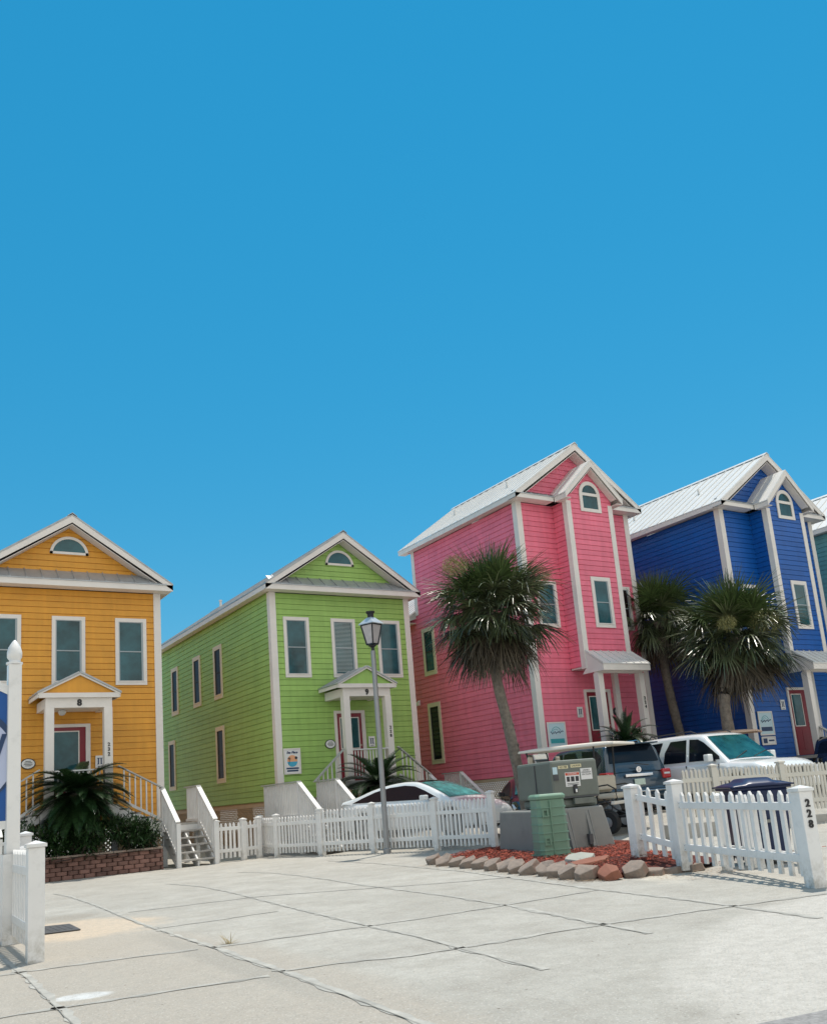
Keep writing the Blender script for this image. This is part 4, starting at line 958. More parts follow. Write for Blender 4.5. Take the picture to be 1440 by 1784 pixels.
# tuft in the joint
m = MB(); rnd = random.Random(4)
for i in range(34):
    a = rnd.uniform(0, 6.28); e = rnd.uniform(.1, 1.1); leaf_strip(m, V(rnd.gauss(0, .015), rnd.gauss(0, .015), 0), V(math.cos(a)*math.cos(e), math.sin(a)*math.cos(e), math.sin(e)), V(0, 0, 1), rnd.uniform(.06, .17), .009, 3, .5, .2)
tag(obj('grass_tuft', m, M['dry_grass'], recalc=False, loc=(3.5, 9.47, .004)), 'dry tuft of grass growing from the pavement joint', 'weed')

# ------------------------------------------------------------------ mulch bed, edging stones
BED = [(10.15, 15.6), (9.95, 14.6), (9.7, 13.3), (9.55, 12.2), (9.35, 11.2), (9.2, 10.4), (9.12, 9.85), (9.4, 9.6), (10.0, 9.5), (10.45, 9.35), (11.3, 10.6), (12.3, 12.1), (14.2, 14.3), (14.6, 16.6), (12.6, 17.3)]
bz = .07
def mz(x, y): return bz+.14*math.exp(-((x-10.35)**2+(y-10.4)**2)/.7)
m = MB(); m.quad(*[V(x, y, bz) for x, y in BED])
m.grid([[V(10.35+math.cos(a*.3927)*k*.2, 10.4+math.sin(a*.3927)*k*.2, mz(10.35+k*.2, 10.4)+.001-(.02 if k == 6 else 0)) for a in range(17)] for k in range(7)])
for a, b in zip(BED, BED[1:]+BED[:1]): m.quad(V(*a, -.02), V(*b, -.02), V(*b, bz), V(*a, bz))
tag(obj('mulch_ground', m, M['mulch_bed']), kind='structure')
def inside(x, y):
    c_ = False
    for (xa, ya), (xb, yb) in zip(BED, BED[1:]+BED[:1]):
        if (ya > y) != (yb > y) and x < (xb-xa)*(y-ya)/(yb-ya)+xa: c_ = not c_
    return c_
m = MB(); rnd = random.Random(2); k = 0
while k < 15000:
    x, y = rnd.uniform(9, 13.6), rnd.uniform(9.3, 16.6)
    if not inside(x, y) and not (rnd.random() < .15 and 9.2 < y < 9.6 and x > 8.9): continue
    if not (8.7 < x < 13.6): continue
    k += 1; a = rnd.uniform(0, 6.28); l = rnd.uniform(.02, .07); w_ = rnd.uniform(.006, .017); t_ = rnd.uniform(-.5, .5); z = mz(x, y)+rnd.uniform(.002, .045) if inside(x, y) else .012
    d = V(math.cos(a), math.sin(a), t_*.6)*l/2; s = V(-math.sin(a), math.cos(a), rnd.uniform(-.6, .6))*w_/2; c_ = V(x, y, z+.01)
    m.quad(c_-d-s, c_+d-s, c_+d+s, c_-d+s)
tag(obj('mulch', m, M['mulch'], recalc=False), 'loose red bark mulch around the utility cabinet', 'mulch', kind='stuff')
# debris along the edge
m = MB(); rnd = random.Random(6)
for i in range(1500):
    u = rnd.random(); k = int(u*7); a, b = BED[k], BED[k+1]; f_ = rnd.random(); x = a[0]+(b[0]-a[0])*f_-abs(rnd.gauss(.3, .14)); y = a[1]+(b[1]-a[1])*f_+rnd.gauss(0, .08)
    if rnd.random() < .25: x, y = rnd.uniform(9.3, 10.6), rnd.uniform(8.4, 9.3)
    an = rnd.uniform(0, 6.28); l = rnd.uniform(.01, .05); d = V(math.cos(an), math.sin(an), 0)*l/2; s = V(-math.sin(an), math.cos(an), 0)*.005; c_ = V(x, y, .012+rnd.uniform(0, .008)); m.quad(c_-d-s, c_+d-s, c_+d+s, c_-d+s)
tag(obj('bark_litter', m, M['debris'], recalc=False), 'scattered wood chips and straw on the concrete along the edging stones', 'debris', kind='stuff')
def rock(rnd, w_, d_, h_, tilt):
    """rough paver: chunky hexagonal block"""
    m = MB(); pts = []
    for i in range(7):
        a = 2*math.pi*i/7+rnd.uniform(-.3, .3); pts.append(V(math.cos(a)*w_/2*rnd.uniform(.8, 1.2), math.sin(a)*d_/2*rnd.uniform(.8, 1.2), 0))
    top = [p*rnd.uniform(.86, .97)+V(0, 0, h_*rnd.uniform(.75, 1.2)) for p in pts]
    n = 7; m.add(pts+top, [tuple(range(n))[::-1], tuple(range(n, 2*n))]+[(i, (i+1) % n, (i+1) % n+n, i+n) for i in range(n)]); return m
STONES = [(10.02, 15.5, 'dark'), (9.93, 14.95, ''), (9.83, 14.42, ''), (9.75, 13.9, ''), (9.66, 13.42, ''), (9.55, 12.95, ''), (9.5, 12.45, ''), (9.38, 12.05, ''), (9.28, 11.6, ''), (9.22, 11.15, ''), (9.13, 10.78, ''), (9.05, 10.4, ''), (8.98, 10.0, ''), (9.12, 9.66, 'red'), (9.45, 9.5, ''), (9.72, 9.42, 'flat'), (10.02, 9.35, 'flat'), (10.3, 9.22, 'dark')]
LB = ['darkest and leftmost edging stone, at the tip of the mulch bed by the white fence', 'second edging stone from the left tip of the mulch bed', 'third edging stone from the left tip of the mulch bed', 'fourth edging stone from the left tip of the mulch bed', 'fifth edging stone from the left tip of the mulch bed', 'sixth edging stone from the left tip of the mulch bed', 'seventh edging stone, left of the green pedestal', 'eighth edging stone, tilted just left of the green pedestal', 'edging stone directly below the green pedestal', 'edging stone just right of the green pedestal foot', 'edging stone below the pale flat slab', 'brown edging stone two left of the red one', 'grey-brown edging stone touching the red one on its left', 'reddest edging stone at the front corner of the mulch bed', 'small stone right of the reddest edging stone', 'flat tan edging stone third from the fence post', 'flat tan edging stone second from the fence post', 'dark flat edging stone against the tall white fence post']
rnd = random.Random(31)
for (x, y, k), lb in zip(STONES, LB):
    flat = k in ('flat', 'dark') and x > 9.6 and y < 10
    m = rock(rnd, rnd.uniform(.34, .44), .38 if not flat else .34, .10 if flat else .13, 0)
    mt = M['stone'] if k != 'red' else M['brick_red'] if 'brick_red' in M else M['stone']
    o = obj('edging_stone', m, mt, bevel=.012, loc=(x, y, -.015), rot=(R(rnd.uniform(-8, 8)), R(rnd.uniform(-34, -18) if not flat else rnd.uniform(-4, 4)), R(rnd.uniform(-22, 22))))
    if not flat: o.location.z = .03
    tag(o, lb, 'edging stone', 'edging stones round the mulch bed')
defm('stone_red', (.27, .105, .065), .85, bump=.6, bscale=30, var=.15)
for o in bpy.data.objects:
    if o.get('label', '').startswith('reddest'): o.data.materials[0] = M['stone_red']
for (x, y, rz, lb, mt, sx) in ((10.1, 11.35, 35, 'pale flat concrete slab lying on the mulch right of the green pedestal', 'stone_slab', 1.5), (9.6, 10.6, -10, 'reddish flat stone half under the pale slab', 'stone_red', 1.1)):
    o = obj('flat_stone', rock(rnd, .6*sx, .5, .07, 0), M[mt], bevel=.01, loc=(x, y, .13), rot=(R(3), R(-6), R(rz))); tag(o, lb, 'stone')

# ------------------------------------------------------------------ utility cabinet, pad, pedestal
def skew_box(name, par, c4, z0, z1, c4t=None, mt=None, bevel=0):
    c4t = c4t or c4; m = MB().add([V(*p, z0) for p in c4]+[V(*p, z1) for p in c4t], [(3, 2, 1, 0), (4, 5, 6, 7)]+[(i, (i+1) % 4, (i+1) % 4+4, i+4) for i in range(4)])
    return obj(name, m, mt, par, bevel=bevel)
ux = V(.975, -.22, 0).normalized(); uy = V(-.1, 1, 0); uy = V(-ux.y, ux.x, 0)
t = thing('transformer_pad', 'grey ribbed box pad on the mulch carrying the utility cabinet', 'utility pad', (11.45, 13.9, .05), math.atan2(ux.y, ux.x))
W_, D_ = 1.64, 2.0
m = MB(); ins = .12
m.add([V(0, 0, -.04), V(W_, 0, -.04), V(W_, D_, -.04), V(0, D_, -.04), V(.04, ins, .82), V(W_-.14, ins, .82), V(W_-.14, D_-.1, .82), V(.04, D_-.1, .82)], [(3, 2, 1, 0), (4, 5, 6, 7)]+[(i, (i+1) % 4, (i+1) % 4+4, i+4) for i in range(4)])
obj('body', m, M['pad_grey'], t, bevel=.03)
m = MB()
for x in (.62, 1.08): m.prism([V(x, -.1, 0), V(x, ins, .78), V(x, ins+.05, .78), V(x, .05, 0)], V(.07, 0, 0)); m.prism([V(x+.07, -.1, 0), V(x+.07, ins-.02, .76), V(x+.07, ins+.05, .78), V(x+.07, .05, 0)], V(.03, 0, 0))
m.box(.02+.5, W_-.3, .12, .155, .36, .40) if 0 else None
obj('rib', m, M['pad_grey'], t, bevel=.01)
obj('latch', MB().box(1.02, 1.1, -.06, .04, .1, .3), M['iron'], t)
t = thing('utility_cabinet', 'large grey-green metal transformer cabinet with warning stickers', 'utility cabinet', (11.45+.975*.46+.22*.2, 13.9-.22*.46+.975*.2, .87), math.atan2(ux.y, ux.x))
W_, D_, H_ = 1.07, 1.55, .94
obj('housing', MB().box(0, W_, 0, D_, .18, H_).box(.06, W_-.04, .07, D_-.05, 0, .1795), M['cabinet'], t, bevel=.055)
m = MB(); m.box(-.012, 0, .62, .64, .2, H_-.05).box(.45, .47, -.012, 0, .2, H_-.04) if 0 else m.box(-.014, .0, .66, .69, .2, H_-.06)
m.box(.05, W_-.05, -.01, .0, .19, .22)
obj('door_seam', m, M['iron'], t)
m = MB(); m.box(.47, .55, -.03, 0, .28, .44); obj('latch_plate', m, M['ink'], t); obj('padlock', MB().box(.49, .53, -.05, -.031, .29, .36), M['chrome'], t, bevel=.008)
obj('hasp_block', MB().box(.45, .9, -.04, .06, .06, .178), M['cabinet'], t, bevel=.01)
def sticker(par, x0, x1, z0, z1, mt='sticker_white', lines=(), red=False):
    o = obj('sticker', MB().box(x0, x1, -.004, -.0005, z0, z1), M[mt], par)
    m = MB()
    for (a, b, c_, d) in lines: m.box(x0+(x1-x0)*a, x0+(x1-x0)*b, -.0065, -.0045, z0+(z1-z0)*c_, z0+(z1-z0)*d)
    if lines: obj('print', m, M['ink_red'] if red else M['ink'], o)
    return o
zt = H_-.11
s = sticker(t, .18, .40, zt-.06, zt, 'sticker_yellow'); text('lettering', '621788', .055, M['ink'], s, (.29, -.005, zt-.03), ext=.002)
s = sticker(t, .46, .70, zt-.05, zt+.015, 'sticker_yellow'); text('lettering', 'LNU9598', .05, M['ink'], s, (.58, -.005, zt-.018), ext=.002)
s = sticker(t, .31, .64, zt-.42, zt-.14, lines=[(.1, .3, .35, .7), (.38, .62, .35, .7), (.7, .92, .35, .7), (.1, .9, .1, .14), (.1, .9, .2, .24)])
obj('print_band', MB().box(.32, .63, -.0065, -.0045, zt-.20, zt-.15), M['ink_red'], s); text('lettering', 'WARNING', .045, M['sticker_white'], s, (.475, -.007, zt-.175), ext=.002)
s = sticker(t, .67, .93, zt-.30, zt-.08); text('lettering', 'UNABLE\nOPEN/SHUT\nON CLEAN', .042, M['ink'], s, (.80, -.005, zt-.16), ext=.002)
s = sticker(t, .05, .15, zt-.16, zt-.02, 'pale_blue'); obj('lock_box', MB().box(.05, .16, -.02, -.001, zt-.28, zt-.17), M['iron'], s)
t = thing('utility_pedestal', 'narrow light green plastic utility pedestal with horizontal ribs', 'utility pedestal', (11.1, 13.2, .07), R(-20))
W_, D_, H_ = .60, .5, 1.12
def octo(w_, d_, c_): return [(-w_+c_, -d_), (w_-c_, -d_), (w_, -d_+c_), (w_, d_-c_), (w_-c_, d_), (-w_+c_, d_), (-w_, d_-c_), (-w_, -d_+c_)]
def loft(levels):
    m = MB(); n = 8; vs = []
    for (w_, d_, c_, z) in levels: vs += [V(x, y, z) for x, y in octo(w_, d_, c_)]
    fs = [tuple(range(n))[::-1], tuple(range(len(vs)-n, len(vs)))]
    for k in range(len(levels)-1): fs += [(k*n+i, k*n+(i+1) % n, (k+1)*n+(i+1) % n, (k+1)*n+i) for i in range(n)]
    return m.add(vs, fs)
obj('body', loft([(.29, .25, .07, 0), (.27, .23, .06, H_-.1)]), M['pedestal_green'], t, bevel=.006)
obj('cap', loft([(.29, .25, .06, H_-.098), (.295, .255, .06, H_-.04), (.26, .22, .06, H_)]), M['pedestal_green'], t, bevel=.012)
obj('foot', loft([(.34, .30, .05, -.05), (.335, .295, .05, .04)]), M['pedestal_green'], t, bevel=.01)
m = MB()
for i in range(6):
    z = .12+i*.15; k = 1-z*.06; m.merge(loft([(.305*k, .262*k, .07, z), (.30*k, .258*k, .07, z+.018)]))
m.box(-.05, -.025, -.262, -.23, .06, H_-.12)
obj('rib', m, M['pedestal_green'], t)
m = MB()
for z in (.28, .78): m.box(-.21, -.18, -.275, -.24, z-.07, z+.07).box(-.12, -.09, -.275, -.24, z-.07, z+.07).box(-.18, -.12, -.27, -.24, z+.045, z+.07).box(-.18, -.12, -.27, -.24, z-.07, z-.045)
obj('latch', m, M['pedestal_green'], t)

# ------------------------------------------------------------------ bin
t = thing('wheelie_bin', 'dark navy wheeled rubbish bin behind the 228 picket panel', 'bin', (11.35, 8.85, 0), R(-35))
t.scale = (1.15, 1.15, 1.06)
m = MB(); lv = [(.27, .30, .05), (.33, .37, 1.0)]
obj('body', MB().add([V(x*a, y*b, z) for a, b, z in lv for x, y in ((-1, -1), (1, -1), (1, 1), (-1, 1))], [(3, 2, 1, 0), (4, 5, 6, 7)]+[(i, (i+1) % 4, (i+1) % 4+4, i+4) for i in range(4)]), M['bin_blue'], t, bevel=.04)
obj('rim', MB().box(-.36, .36, -.40, .40, .99, 1.03), M['bin_blue'], t, bevel=.012)
m = MB(); m.grid([[V(x*.385, y*.44, 1.035+.06*(1-x**4)*(1-y**4)+(.04 if abs(x) < .4 else 0)*(1-y**4)) for x in [i/8-1 for i in range(17)]] for y in [i/8-1 for i in range(17)]])
obj('lid', m, M['bin_blue'], t, smooth=60, thick=.02)
for x in (-.3, .3): obj('wheel', MB().lathe([(.02, -.03), (.12, -.03), (.13, 0), (.12, .03), (.02, .03)], (x, .36, .13), ax='x'), M['rubber'], t, smooth=40)
obj('handle', MB().beam(V(-.28, .44, .98), V(.28, .44, .98), .03, .03), M['bin_blue'], t)
obj('sticker', MB().box(-.08, .08, -.372, -.36, .55, .59), M['pad_grey'], t)

# ------------------------------------------------------------------ vehicles
def lerp_prof(prof, x):
    if x <= prof[0][0]: return prof[0][1]
    for (xa, za), (xb, zb_) in zip(prof[:-1], prof[1:]):
        if x <= xb: return za+(zb_-za)*(x-xa)/(xb-xa)
    return prof[-1][1]
def smooth_prof(prof, n=6):
    out = []; P = [V(x, 0, z) for x, z in prof]
    for k in range(len(P)-1):
        pm, p0, p1, p2 = P[max(0, k-1)], P[k], P[k+1], P[min(len(P)-1, k+2)]
        for j in range(n):
            f_ = j/n; q = .5*((2*p0)+(p1-pm)*f_+(2*pm-5*p0+4*p1-p2)*f_**2+(3*p0-pm-3*p1+p2)*f_**3); out.append((q.x, q.z))
    out.append(prof[-1]); return out
def vehicle(name, label, cat, loc, az, spec):
    """x forward, y left. spec: L, W, belt [(x,z)] top of lower body, roof [(x,z)], wheels x, r, windows"""
    t = thing(name, label, cat, loc, math.pi/2-R(az)); g = spec; L, W = g['L'], g['W']; paint = M[g['paint']]
    zb0 = g.get('zb', .3); r_ = g['r']; xw = g['xw']; arch = r_+.07; xs = sorted(set([-L/2+L*i/110 for i in range(111)]+[x_+s*arch for x_ in xw for s in (-1, 1)]))
    belt = g['belt']
    def hwid(x): u = abs(x)/(L/2); return W/2*(1-g.get('round', .14)*u**7)
    rows = []
    for x in xs:
        z = lerp_prof(belt, x); w_ = hwid(x); zb = zb0
        for x_ in xw:
            if abs(x-x_) < arch: zb = max(zb, r_+math.sqrt(max(0, arch**2-(x-x_)**2)))
        cr = g.get('crown', .05); zb = min(zb, z-.15)
        half = [(w_-.05, zb), (w_, zb+.06), (w_+.0, zb*.45+z*.55), (w_-.012, z-.13), (w_-.05, z-.04), (w_-.12, z), (w_*.55, z+cr*.75), (0, z+cr)]
        rows.append([V(x, y, zz) for y, zz in half]+[V(x, -y, zz) for y, zz in half[-2::-1]])
    m = MB().grid(rows); n = len(rows[0])
    for k in (0, len(rows)-1): m.f.append(tuple(k*n+i for i in range(n)))
    body = obj('body', m, paint, t, smooth=38)
    obj('underbody', MB().box(-L/2+.12, L/2-.12, -W/2+.12, W/2-.12, .2, zb0+.35), M['plastic_dark'], t)
    # greenhouse
    roof = smooth_prof(g['roof'], g.get('sub', 5)); tb = g['tumble']; zref = g['zref']; yb = W/2-.07
    ys = lambda z: yb-(z-zref)*tb
    rows = []; ed = g.get('edge', .09)
    for x, z in roof:
        zl = lerp_prof(belt, x)-.06; zt_ = max(zl+.004, z-ed); yt = ys(zt_)
        half = [(ys(zl), zl), (yt, zt_), (ys(z)-ed*.25, z-ed*.35), (ys(z)-ed*.8, z-ed*.06), (ys(z)*.6, z+.015), (0, z+.025)]
        if z < zl+ed: half = [(ys(zl), zl)]+[(yy, max(zl, zz)) for yy, zz in half[1:]]
        rows.append([V(x, y, zz) for y, zz in half]+[V(x, -y, zz) for y, zz in half[-2::-1]])
    m = MB().grid(rows); obj('cabin', m, M[g.get('roofmat', g['paint'])] if g.get('allglassroof') else paint, t, smooth=35)
    def slab(nm, x0, x1, mt, off=.008, fy=.86, n=10):
        rows = []
        pts = [p for p in roof if x0 <= p[0] <= x1]
        pts = [(x0, lerp_prof(roof, x0))]+pts+[(x1, lerp_prof(roof, x1))]
        for i, (x, z) in enumerate(pts):
            a, b = pts[max(0, i-1)], pts[min(len(pts)-1, i+1)]; tx = V(b[0]-a[0], 0, b[1]-a[1]).normalized(); nr = V(-tx.z, 0, tx.x)
            hw_ = ys(z)-ed*.8 if fy > .99 else (ys(z)-ed*.6)*fy
            rows.append([V(x, y, z+.012+.013*(1-(y/hw_)**2))+nr*off for y in [hw_*(j/n*2-1) for j in range(n+1)]])
        obj(nm, MB().grid(rows), M[mt], t, smooth=60, recalc=True)
    for a in g.get('slabs', ()): slab(*a)
    for nm, pts, mt in g['side']:
        for s in (1, -1):
            m = MB(); m.prism([V(x, s*(ys(z)+.001), z) for x, z in pts], V(0, s*.008, 0)); obj(nm, m, M[mt], t)
    for x_ in xw:
        for s in (-1, 1):
            wl = obj('wheel', MB().lathe([(r_*.6, -.1), (r_*.93, -.11), (r_, -.06), (r_, .06), (r_*.93, .11), (r_*.6, .1)], (x_, s*(W/2-.13), r_), n=28, ax='y'), M['rubber'], t, smooth=40)
            m = MB().lathe([(.02, -.03), (r_*.62, -.02), (r_*.62, .02), (.02, .03)], (x_, s*(W/2-.05), r_), n=24, ax='y')
            for k in range(5):
                a = k*2*math.pi/5; m.beam(V(x_, s*(W/2-.02), r_), V(x_+math.cos(a)*r_*.58, s*(W/2-.02), r_+math.sin(a)*r_*.58), .05, .02)
            obj('rim', m, M['rim'], wl)
    for s in (-1, 1):
        mx, mz = g['mirror']; yy = W/2-.02
        mo = obj('mirror', MB().box(mx-.09, mx+.09, min(s*(yy+.06), s*(yy+.24)), max(s*(yy+.06), s*(yy+.24)), mz, mz+g.get('mh', .15)), M[g.get('mirmat', g['paint'])], t, bevel=.03)
        obj('mirror_arm', MB().beam(V(mx+.02, s*(yy-.04), mz+.02), V(mx, s*(yy+.08), mz+.03), .06, .04), M['plastic_dark'], mo)
        for hx, hz in g.get('handles', ()): obj('door_handle', MB().box(hx-.08, hx+.08, min(s*(W/2-.002), s*(W/2+.03)), max(s*(W/2-.002), s*(W/2+.03)), hz, hz+.035), M[g.get('hmat', g['paint'])], t, bevel=.008)
        for dx in g.get('seams', ()):
            zt_ = lerp_prof(belt, dx)-.05; m = MB(); m.box(dx-.004, dx+.004, min(s*(W/2-.03), s*(W/2+.0015)), max(s*(W/2-.03), s*(W/2+.0015)), zb0+.1, zt_); obj('door_seam', m, M['ink'], t)
    for nm, mb, mt, bv in g.get('extra', ()): obj(nm, mb, M[mt], t, bevel=bv)
    return t
# white sedan
L_ = 4.69
sed = dict(L=L_, W=1.85, paint='paint_white', zb=.26, r=.34, xw=(-1.46, 1.42), belt=[(-2.345, .55), (-2.33, .95), (-2.2, 1.07), (-1.7, 1.0), (-.5, .96), (.9, .93), (1.3, .93), (1.9, .82), (2.2, .68), (2.31, .56), (2.345, .42)], round=.22,
  roof=[(-2.25, 1.07), (-1.75, 1.17), (-1.2, 1.33), (-.6, 1.43), (-.05, 1.455), (.35, 1.40), (.85, 1.22), (1.35, .98), (1.5, .90)], tumble=.42, zref=.95, edge=.07, roofmat='paint_black',
  slabs=[('windscreen', .36, 1.36, 'windshield_bright', .006, .90), ('roof_glass', -1.1, .34, 'glass_dark', .006, .86), ('rear_screen', -2.1, -1.12, 'glass_dark', .006, .85)],
  side=[('side_window', [(-1.85, 1.01), (-1.55, 1.12), (-1.1, 1.26), (-.6, 1.345), (-.1, 1.37), (.25, 1.33), (.6, 1.2), (1.0, 1.02), (1.08, .975), (.2, .985), (-.8, 1.0)], 'glass_side')],
  mirror=(.78, .96), handles=((-.55, .82), (.35, .80)), seams=(-.75, .15, 1.05), hmat='chrome', mh=.13,
  extra=[('headlight', MB().prism([V(2.05, .62, .66), V(2.26, .55, .6), V(2.05, .86, .56), V(1.85, .88, .68)], V(.02, .02, .06)), 'lamp_clear', .01), ('headlight', MB().prism([V(2.05, -.62, .66), V(2.26, -.55, .6), V(2.05, -.86, .56), V(1.85, -.88, .68)], V(.02, -.02, .06)), 'lamp_clear', .01)])
def place_side(p_rear, p_front, az, W, xr, right=True):
    """centre of a vehicle from the near-side rear point (local x = xr)"""
    d = V(math.sin(R(az)), math.cos(R(az)), 0); rt = V(d.y, -d.x, 0); s = rt if right else -rt
    return V(*p_rear, 0)-d*xr-s*W/2
pc = place_side((11.9, 21.9), None, 160, 1.85, -1.46, True)
vehicle('sedan', 'white sedan with a dark glass roof parked behind the long picket fence', 'car', (pc.x+.05, pc.y, .26), 160, sed)
def suv(paint, H=1.93, L=5.1, W=1.98, hood=1.13, extra=(), cabin_rear=-2.42, glass='glass_dark', qtr=None):
    hL = L/2; bz_ = 1.16
    return dict(L=L, W=W, paint=paint, zb=.38, r=.39, xw=(-1.5, 1.5), round=.12, crown=.05,
      belt=[(-hL, .72), (-hL+.03, 1.0), (-hL+.08, bz_-.02), (-1, bz_), (.8, bz_-.01), (1.15, hood), (2.1, hood-.07), (2.35, hood-.16), (hL-.05, hood-.3), (hL, .62)],
      roof=[(cabin_rear-.06, 1.14), (cabin_rear+.02, 1.35), (cabin_rear+.12, 1.7), (cabin_rear+.22, H-.06), (cabin_rear+.6, H-.01), (-.6, H), (.1, H-.03), (.38, H-.1), (.62, H-.28), (.95, 1.38), (1.28, 1.12)], tumble=.22, zref=1.15, edge=.1,
      slabs=[('windscreen', .42, 1.22, 'windshield', .008, .93), ('rear_window', cabin_rear+.03, cabin_rear+.17, glass, .02, .93)],
      side=[('front_side_window', [(-.12, 1.2), (-.12, H-.14), (.2, H-.16), (.42, H-.26), (.98, 1.28), (1.0, 1.2)], glass), ('rear_side_window', [(-1.12, 1.2), (-1.08, 1.5), (-.86, H-.14), (-.24, H-.14), (-.24, 1.2)], glass),
            ('quarter_window', [(-2.2, 1.22), (-2.1, 1.5), (-1.95, H-.16), (-1.18, H-.14), (-1.3, 1.5), (-1.32, 1.22)] if not qtr else qtr, glass)],
      mirror=(.82, 1.16), mh=.19, handles=((-.95, 1.0), (.05, 1.0)), seams=(-1.2, -.18, 1.0), extra=list(extra))
ex = [('roof_rail', MB().tube([V(-1.9, .62, 1.93), V(-1.8, .64, 2.0), V(-.2, .64, 2.01), V(0, .62, 1.93)], .018, 6), 'plastic_dark', 0), ('roof_rail', MB().tube([V(-1.9, -.62, 1.93), V(-1.8, -.64, 2.0), V(-.2, -.64, 2.01), V(0, -.62, 1.93)], .018, 6), 'plastic_dark', 0),
      ('grille', MB().box(2.50, 2.575, -.55, .55, .62, .86), 'plastic_dark', .02), ('grille_bar', MB().box(2.50, 2.585, -.6, .6, .87, .91), 'chrome', .01),
      ('headlight', MB().box(2.38, 2.53, .6, .90, .68, .88), 'lamp_clear', .03), ('headlight', MB().box(2.38, 2.53, -.90, -.6, .68, .88), 'lamp_clear', .03), ('front_bumper', MB().box(2.3, 2.62, -.92, .92, .4, .6), 'paint_white', .05),
      ('wiper', MB().beam(V(1.2, .1, 1.22), V(1.02, .75, 1.36), .015, .015).beam(V(1.22, -.55, 1.2), V(1.02, .05, 1.38), .015, .015), 'black', 0)]
pw_ = place_side((19.35, 19.1), None, 186, 1.98, -2.4, True)
vehicle('suv', 'white sport utility vehicle parked behind the beige picket fence', 'car', (pw_.x, pw_.y, .44), 186, suv('paint_white', extra=ex))
hL = 2.62
rx = [('taillight', MB().prism([V(-hL-.0, .72, .98), V(-hL+.42, 1.0, .98), V(-hL+.3, .985, 1.2), V(-hL+.05, .74, 1.2)], V(.0, .012, 0)), 'lamp_red', .01)]
rx = []
for s in (1, -1):
    a, b = sorted((s*.74, s*1.0)); rx.append(('taillight', MB().box(-hL-.02, -hL+.34, a, b, .92, 1.17), 'lamp_red', .03)); a, b = sorted((s*.78, s*.96)); rx.append(('reversing_light', MB().box(-hL-.028, -hL-.01, a, b, 1.03, 1.08), 'lamp_clear', .004))
rx += [('chrome_strip', MB().box(-hL-.035, -hL+.0, -.42, .42, 1.02, 1.10), 'chrome', .01), ('number_plate', MB().box(-hL-.03, -hL+.0, -.16, .16, .80, .96), 'plate', .004),
       ('rear_bumper', MB().box(-hL-.1, -hL+.25, -.97, .97, .48, .74), 'paint_slate', .05), ('bumper_guard', MB().box(-hL-.12, -hL-.08, -.7, .7, .62, .66), 'chrome', .01),
       ('spoiler', MB().box(-2.66, -2.3, -.7, .7, 1.86, 1.90), 'paint_slate', .015), ('emblem', MB().lathe([(.075, 0), (.075, .012), (.055, .012), (.055, 0)], (-hL-.03, 0, 1.2), ax='x', n=20), 'chrome', 0), ('rear_wiper', MB().beam(V(-2.67, -.3, 1.3), V(-2.64, .1, 1.36), .02, .02), 'black', 0),
       ('roof_rail', MB().tube([V(-1.9, .62, 1.93), V(-1.8, .64, 1.99), V(-.2, .64, 2.0), V(0, .62, 1.93)], .018, 6), 'chrome', 0), ('roof_rail', MB().tube([V(-1.9, -.62, 1.93), V(-1.8, -.64, 1.99), V(-.2, -.64, 2.0), V(0, -.62, 1.93)], .018, 6), 'chrome', 0)]
ds = suv('paint_slate', L=5.24, cabin_rear=-2.5, extra=rx, qtr=[(-1.95, 1.25), (-2.25, 1.5), (-2.2, H_ if 0 else 1.62), (-1.95, 1.77), (-1.2, 1.79), (-1.3, 1.5), (-1.3, 1.22)])
ds['tumble'] = .2
d12 = V(math.sin(R(12)), math.cos(R(12)), 0)
pd = (V(16.85, 17.5, 0)+V(18.72, 17.15, 0))/2+d12*2.62
vehicle('suv', 'dark slate-blue sport utility vehicle seen from behind, beyond the golf cart', 'car', (pd.x, pd.y, .36), 12, ds)
bc_ = dict(suv('paint_black', H=1.75, L=4.7, W=1.85)); bc_['extra'] = [('headlight', MB().box(2.1, 2.32, .58, .86, .66, .84), 'lamp_clear', .03), ('headlight', MB().box(2.1, 2.32, -.86, -.58, .66, .84), 'lamp_clear', .03), ('emblem', MB().box(2.3, 2.37, -.06, .06, .72, .78), 'chrome', .01)]
bs = dict(sed); bs['paint'] = 'paint_black'; bs['roofmat'] = 'paint_black'
vehicle('sedan', 'black car whose nose shows between the white sedan and the utility cabinet', 'car', (17.7, 21.6, .16), 212, bs)
b2 = dict(bc_); b2['extra'] = []
vehicle('suv', 'black car at the right edge in front of the blue house porch', 'car', (26.9, 16.0, .42), 205, b2)

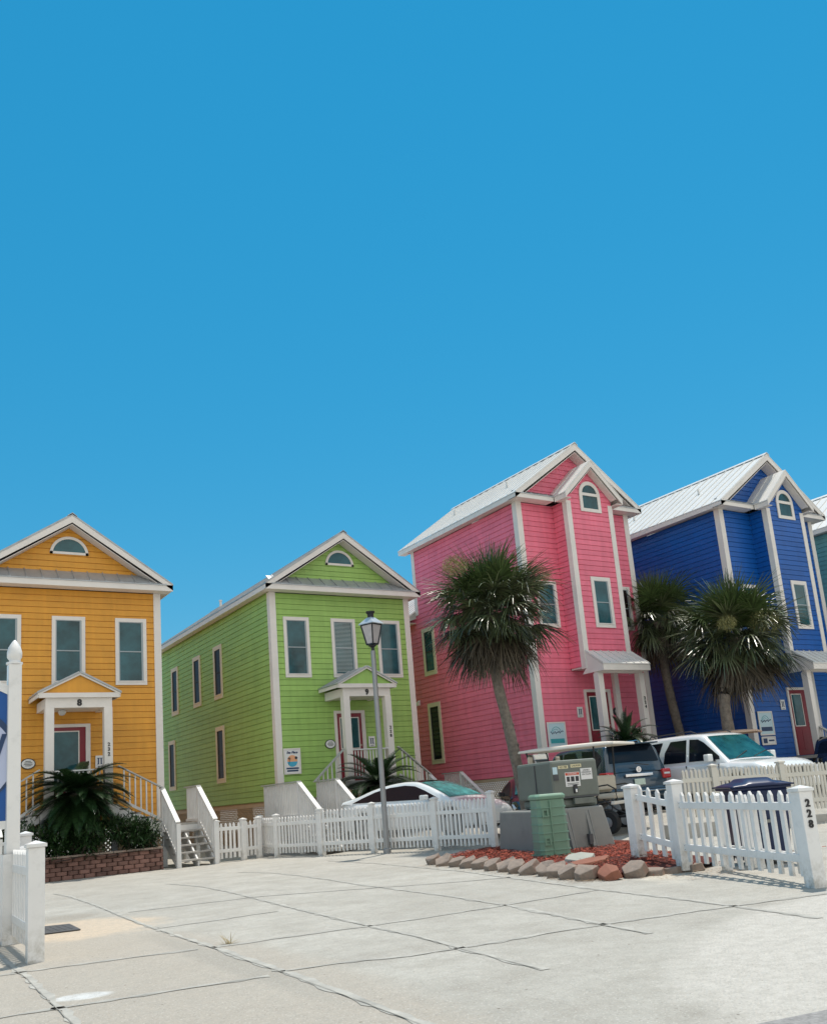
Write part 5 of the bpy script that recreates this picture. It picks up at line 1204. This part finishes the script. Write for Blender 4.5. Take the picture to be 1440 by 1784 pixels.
def golf_cart(label, loc, az, roofmat, H=2.1, body='cart_body', rearseat=True):
    t = thing('golf_cart', label, 'golf cart', loc, math.pi/2-R(az)); W = 1.2
    m = MB(); n = 12
    m.grid([[V(-1.15+2.5*i/16, -.62+1.24*j/n, H-.05+.05*(1-(2*j/n-1)**4)*(1-(2*i/16-1)**6)) for j in range(n+1)] for i in range(17)])
    obj('canopy', m, M[roofmat], t, smooth=60, thick=.04)
    obj('canopy_edge', MB().box(-1.17, 1.37, -.64, -.60, H-.09, H-.045).box(-1.17, 1.37, .60, .64, H-.09, H-.045).box(1.33, 1.37, -.6, .6, H-.09, H-.045).box(-1.17, -1.13, -.6, .6, H-.09, H-.045), M[roofmat], t, bevel=.012)
    for s in (-1, 1):
        obj('roof_post', MB().tube([V(.95, s*.5, .9), V(1.2, s*.52, H-.09)], .022, 8), M['black'], t)
        obj('roof_post', MB().tube([V(-.55, s*.55, .7), V(-.62, s*.55, H-.09)], .024, 8), M['black'], t)
        obj('mirror', MB().box(.98, 1.02, min(s*.62, s*.84), max(s*.62, s*.84), H-.38, H-.2), M['seat_beige'], t, bevel=.02)
        obj('mirror_arm', MB().beam(V(1.12, s*.52, H-.3), V(1.02, s*.64, H-.3), .02, .02), M['black'], t)
    obj('mirror_bar', MB().beam(V(1.14, -.5, H-.28), V(1.14, .5, H-.28), .02, .02), M['black'], t)
    m = MB().prism([V(1.3, -.56, .42), V(1.3, -.56, .66), V(1.05, -.56, .95), V(.8, -.56, 1.0), V(.7, -.56, .5), V(.15, -.56, .42), V(.1, -.56, .72), V(-.6, -.56, .72), V(-.7, -.56, .42)], V(0, 1.12, 0)); obj('body', m, M[body], t, bevel=.04)
    obj('seat', MB().box(-.45, .15, -.52, .52, .74, .86), M['seat_beige'], t, bevel=.04); obj('backrest', MB().box(-.5, -.4, -.52, .52, .95, 1.35), M['seat_beige'], t, bevel=.04)
    obj('rear_seat', MB().box(-1.0, -.52, -.52, .52, .80, .92), M['seat_beige'], t, bevel=.04); obj('rear_backrest', MB().box(-.62, -.52, -.52, .52, 1.0, 1.34), M['seat_beige'], t, bevel=.04)
    m = MB()
    for s in (-.52, .52): m.tube([V(-.6, s, 1.1), V(-.85, s, 1.12), V(-1.02, s, 1.02), V(-1.05, s, .78)], .018, 6); m.tube([V(-.7, s, .8), V(-1.0, s, .55), V(-1.3, s, .42)], .018, 6)
    obj('grab_rail', m, M['black'], t); obj('rear_footplate', MB().box(-1.4, -1.0, -.5, .5, .36, .41), M['black'], t); obj('rear_bumper_bar', MB().box(-1.0, -.9, -.58, .58, .66, .74), M['cart_roof'], t, bevel=.02)
    obj('steering_wheel', MB().tube([V(.62, .28+.16*math.cos(a*.5236), 1.1+.16*math.sin(a*.5236)) for a in range(13)], .014, 6), M['black'], t)
    obj('windscreen', MB().quad(V(.97, -.5, 1.0), V(.97, .5, 1.0), V(1.19, .5, H-.12), V(1.19, -.5, H-.12)), M['clear'], t)
    for x in (-.78, .86):
        for s in (-1, 1):
            wl = obj('wheel', MB().lathe([(.12, -.1), (.24, -.11), (.27, -.07), (.27, .07), (.24, .11), (.12, .1)], (x, s*.52, .27), ax='y', n=24), M['rubber'], t, smooth=40)
            obj('rim', MB().lathe([(.02, -.115), (.12, -.112), (.12, .112), (.02, .115)], (x, s*.52, .27), ax='y', n=16), M['rim'], wl)
    return t
M['clear'] = mat('clear', (.9, .95, .95), .02, trans=1)
golf_cart('golf cart with a cream canopy standing behind the utility cabinet', (15.3, 16.75, .12), -22, 'cart_roof', H=2.12)
golf_cart('golf cart with a tan canopy by the blue house, partly hidden', (22.2, 18.2, .42), -30, 'cart_roof_tan', H=2.05)
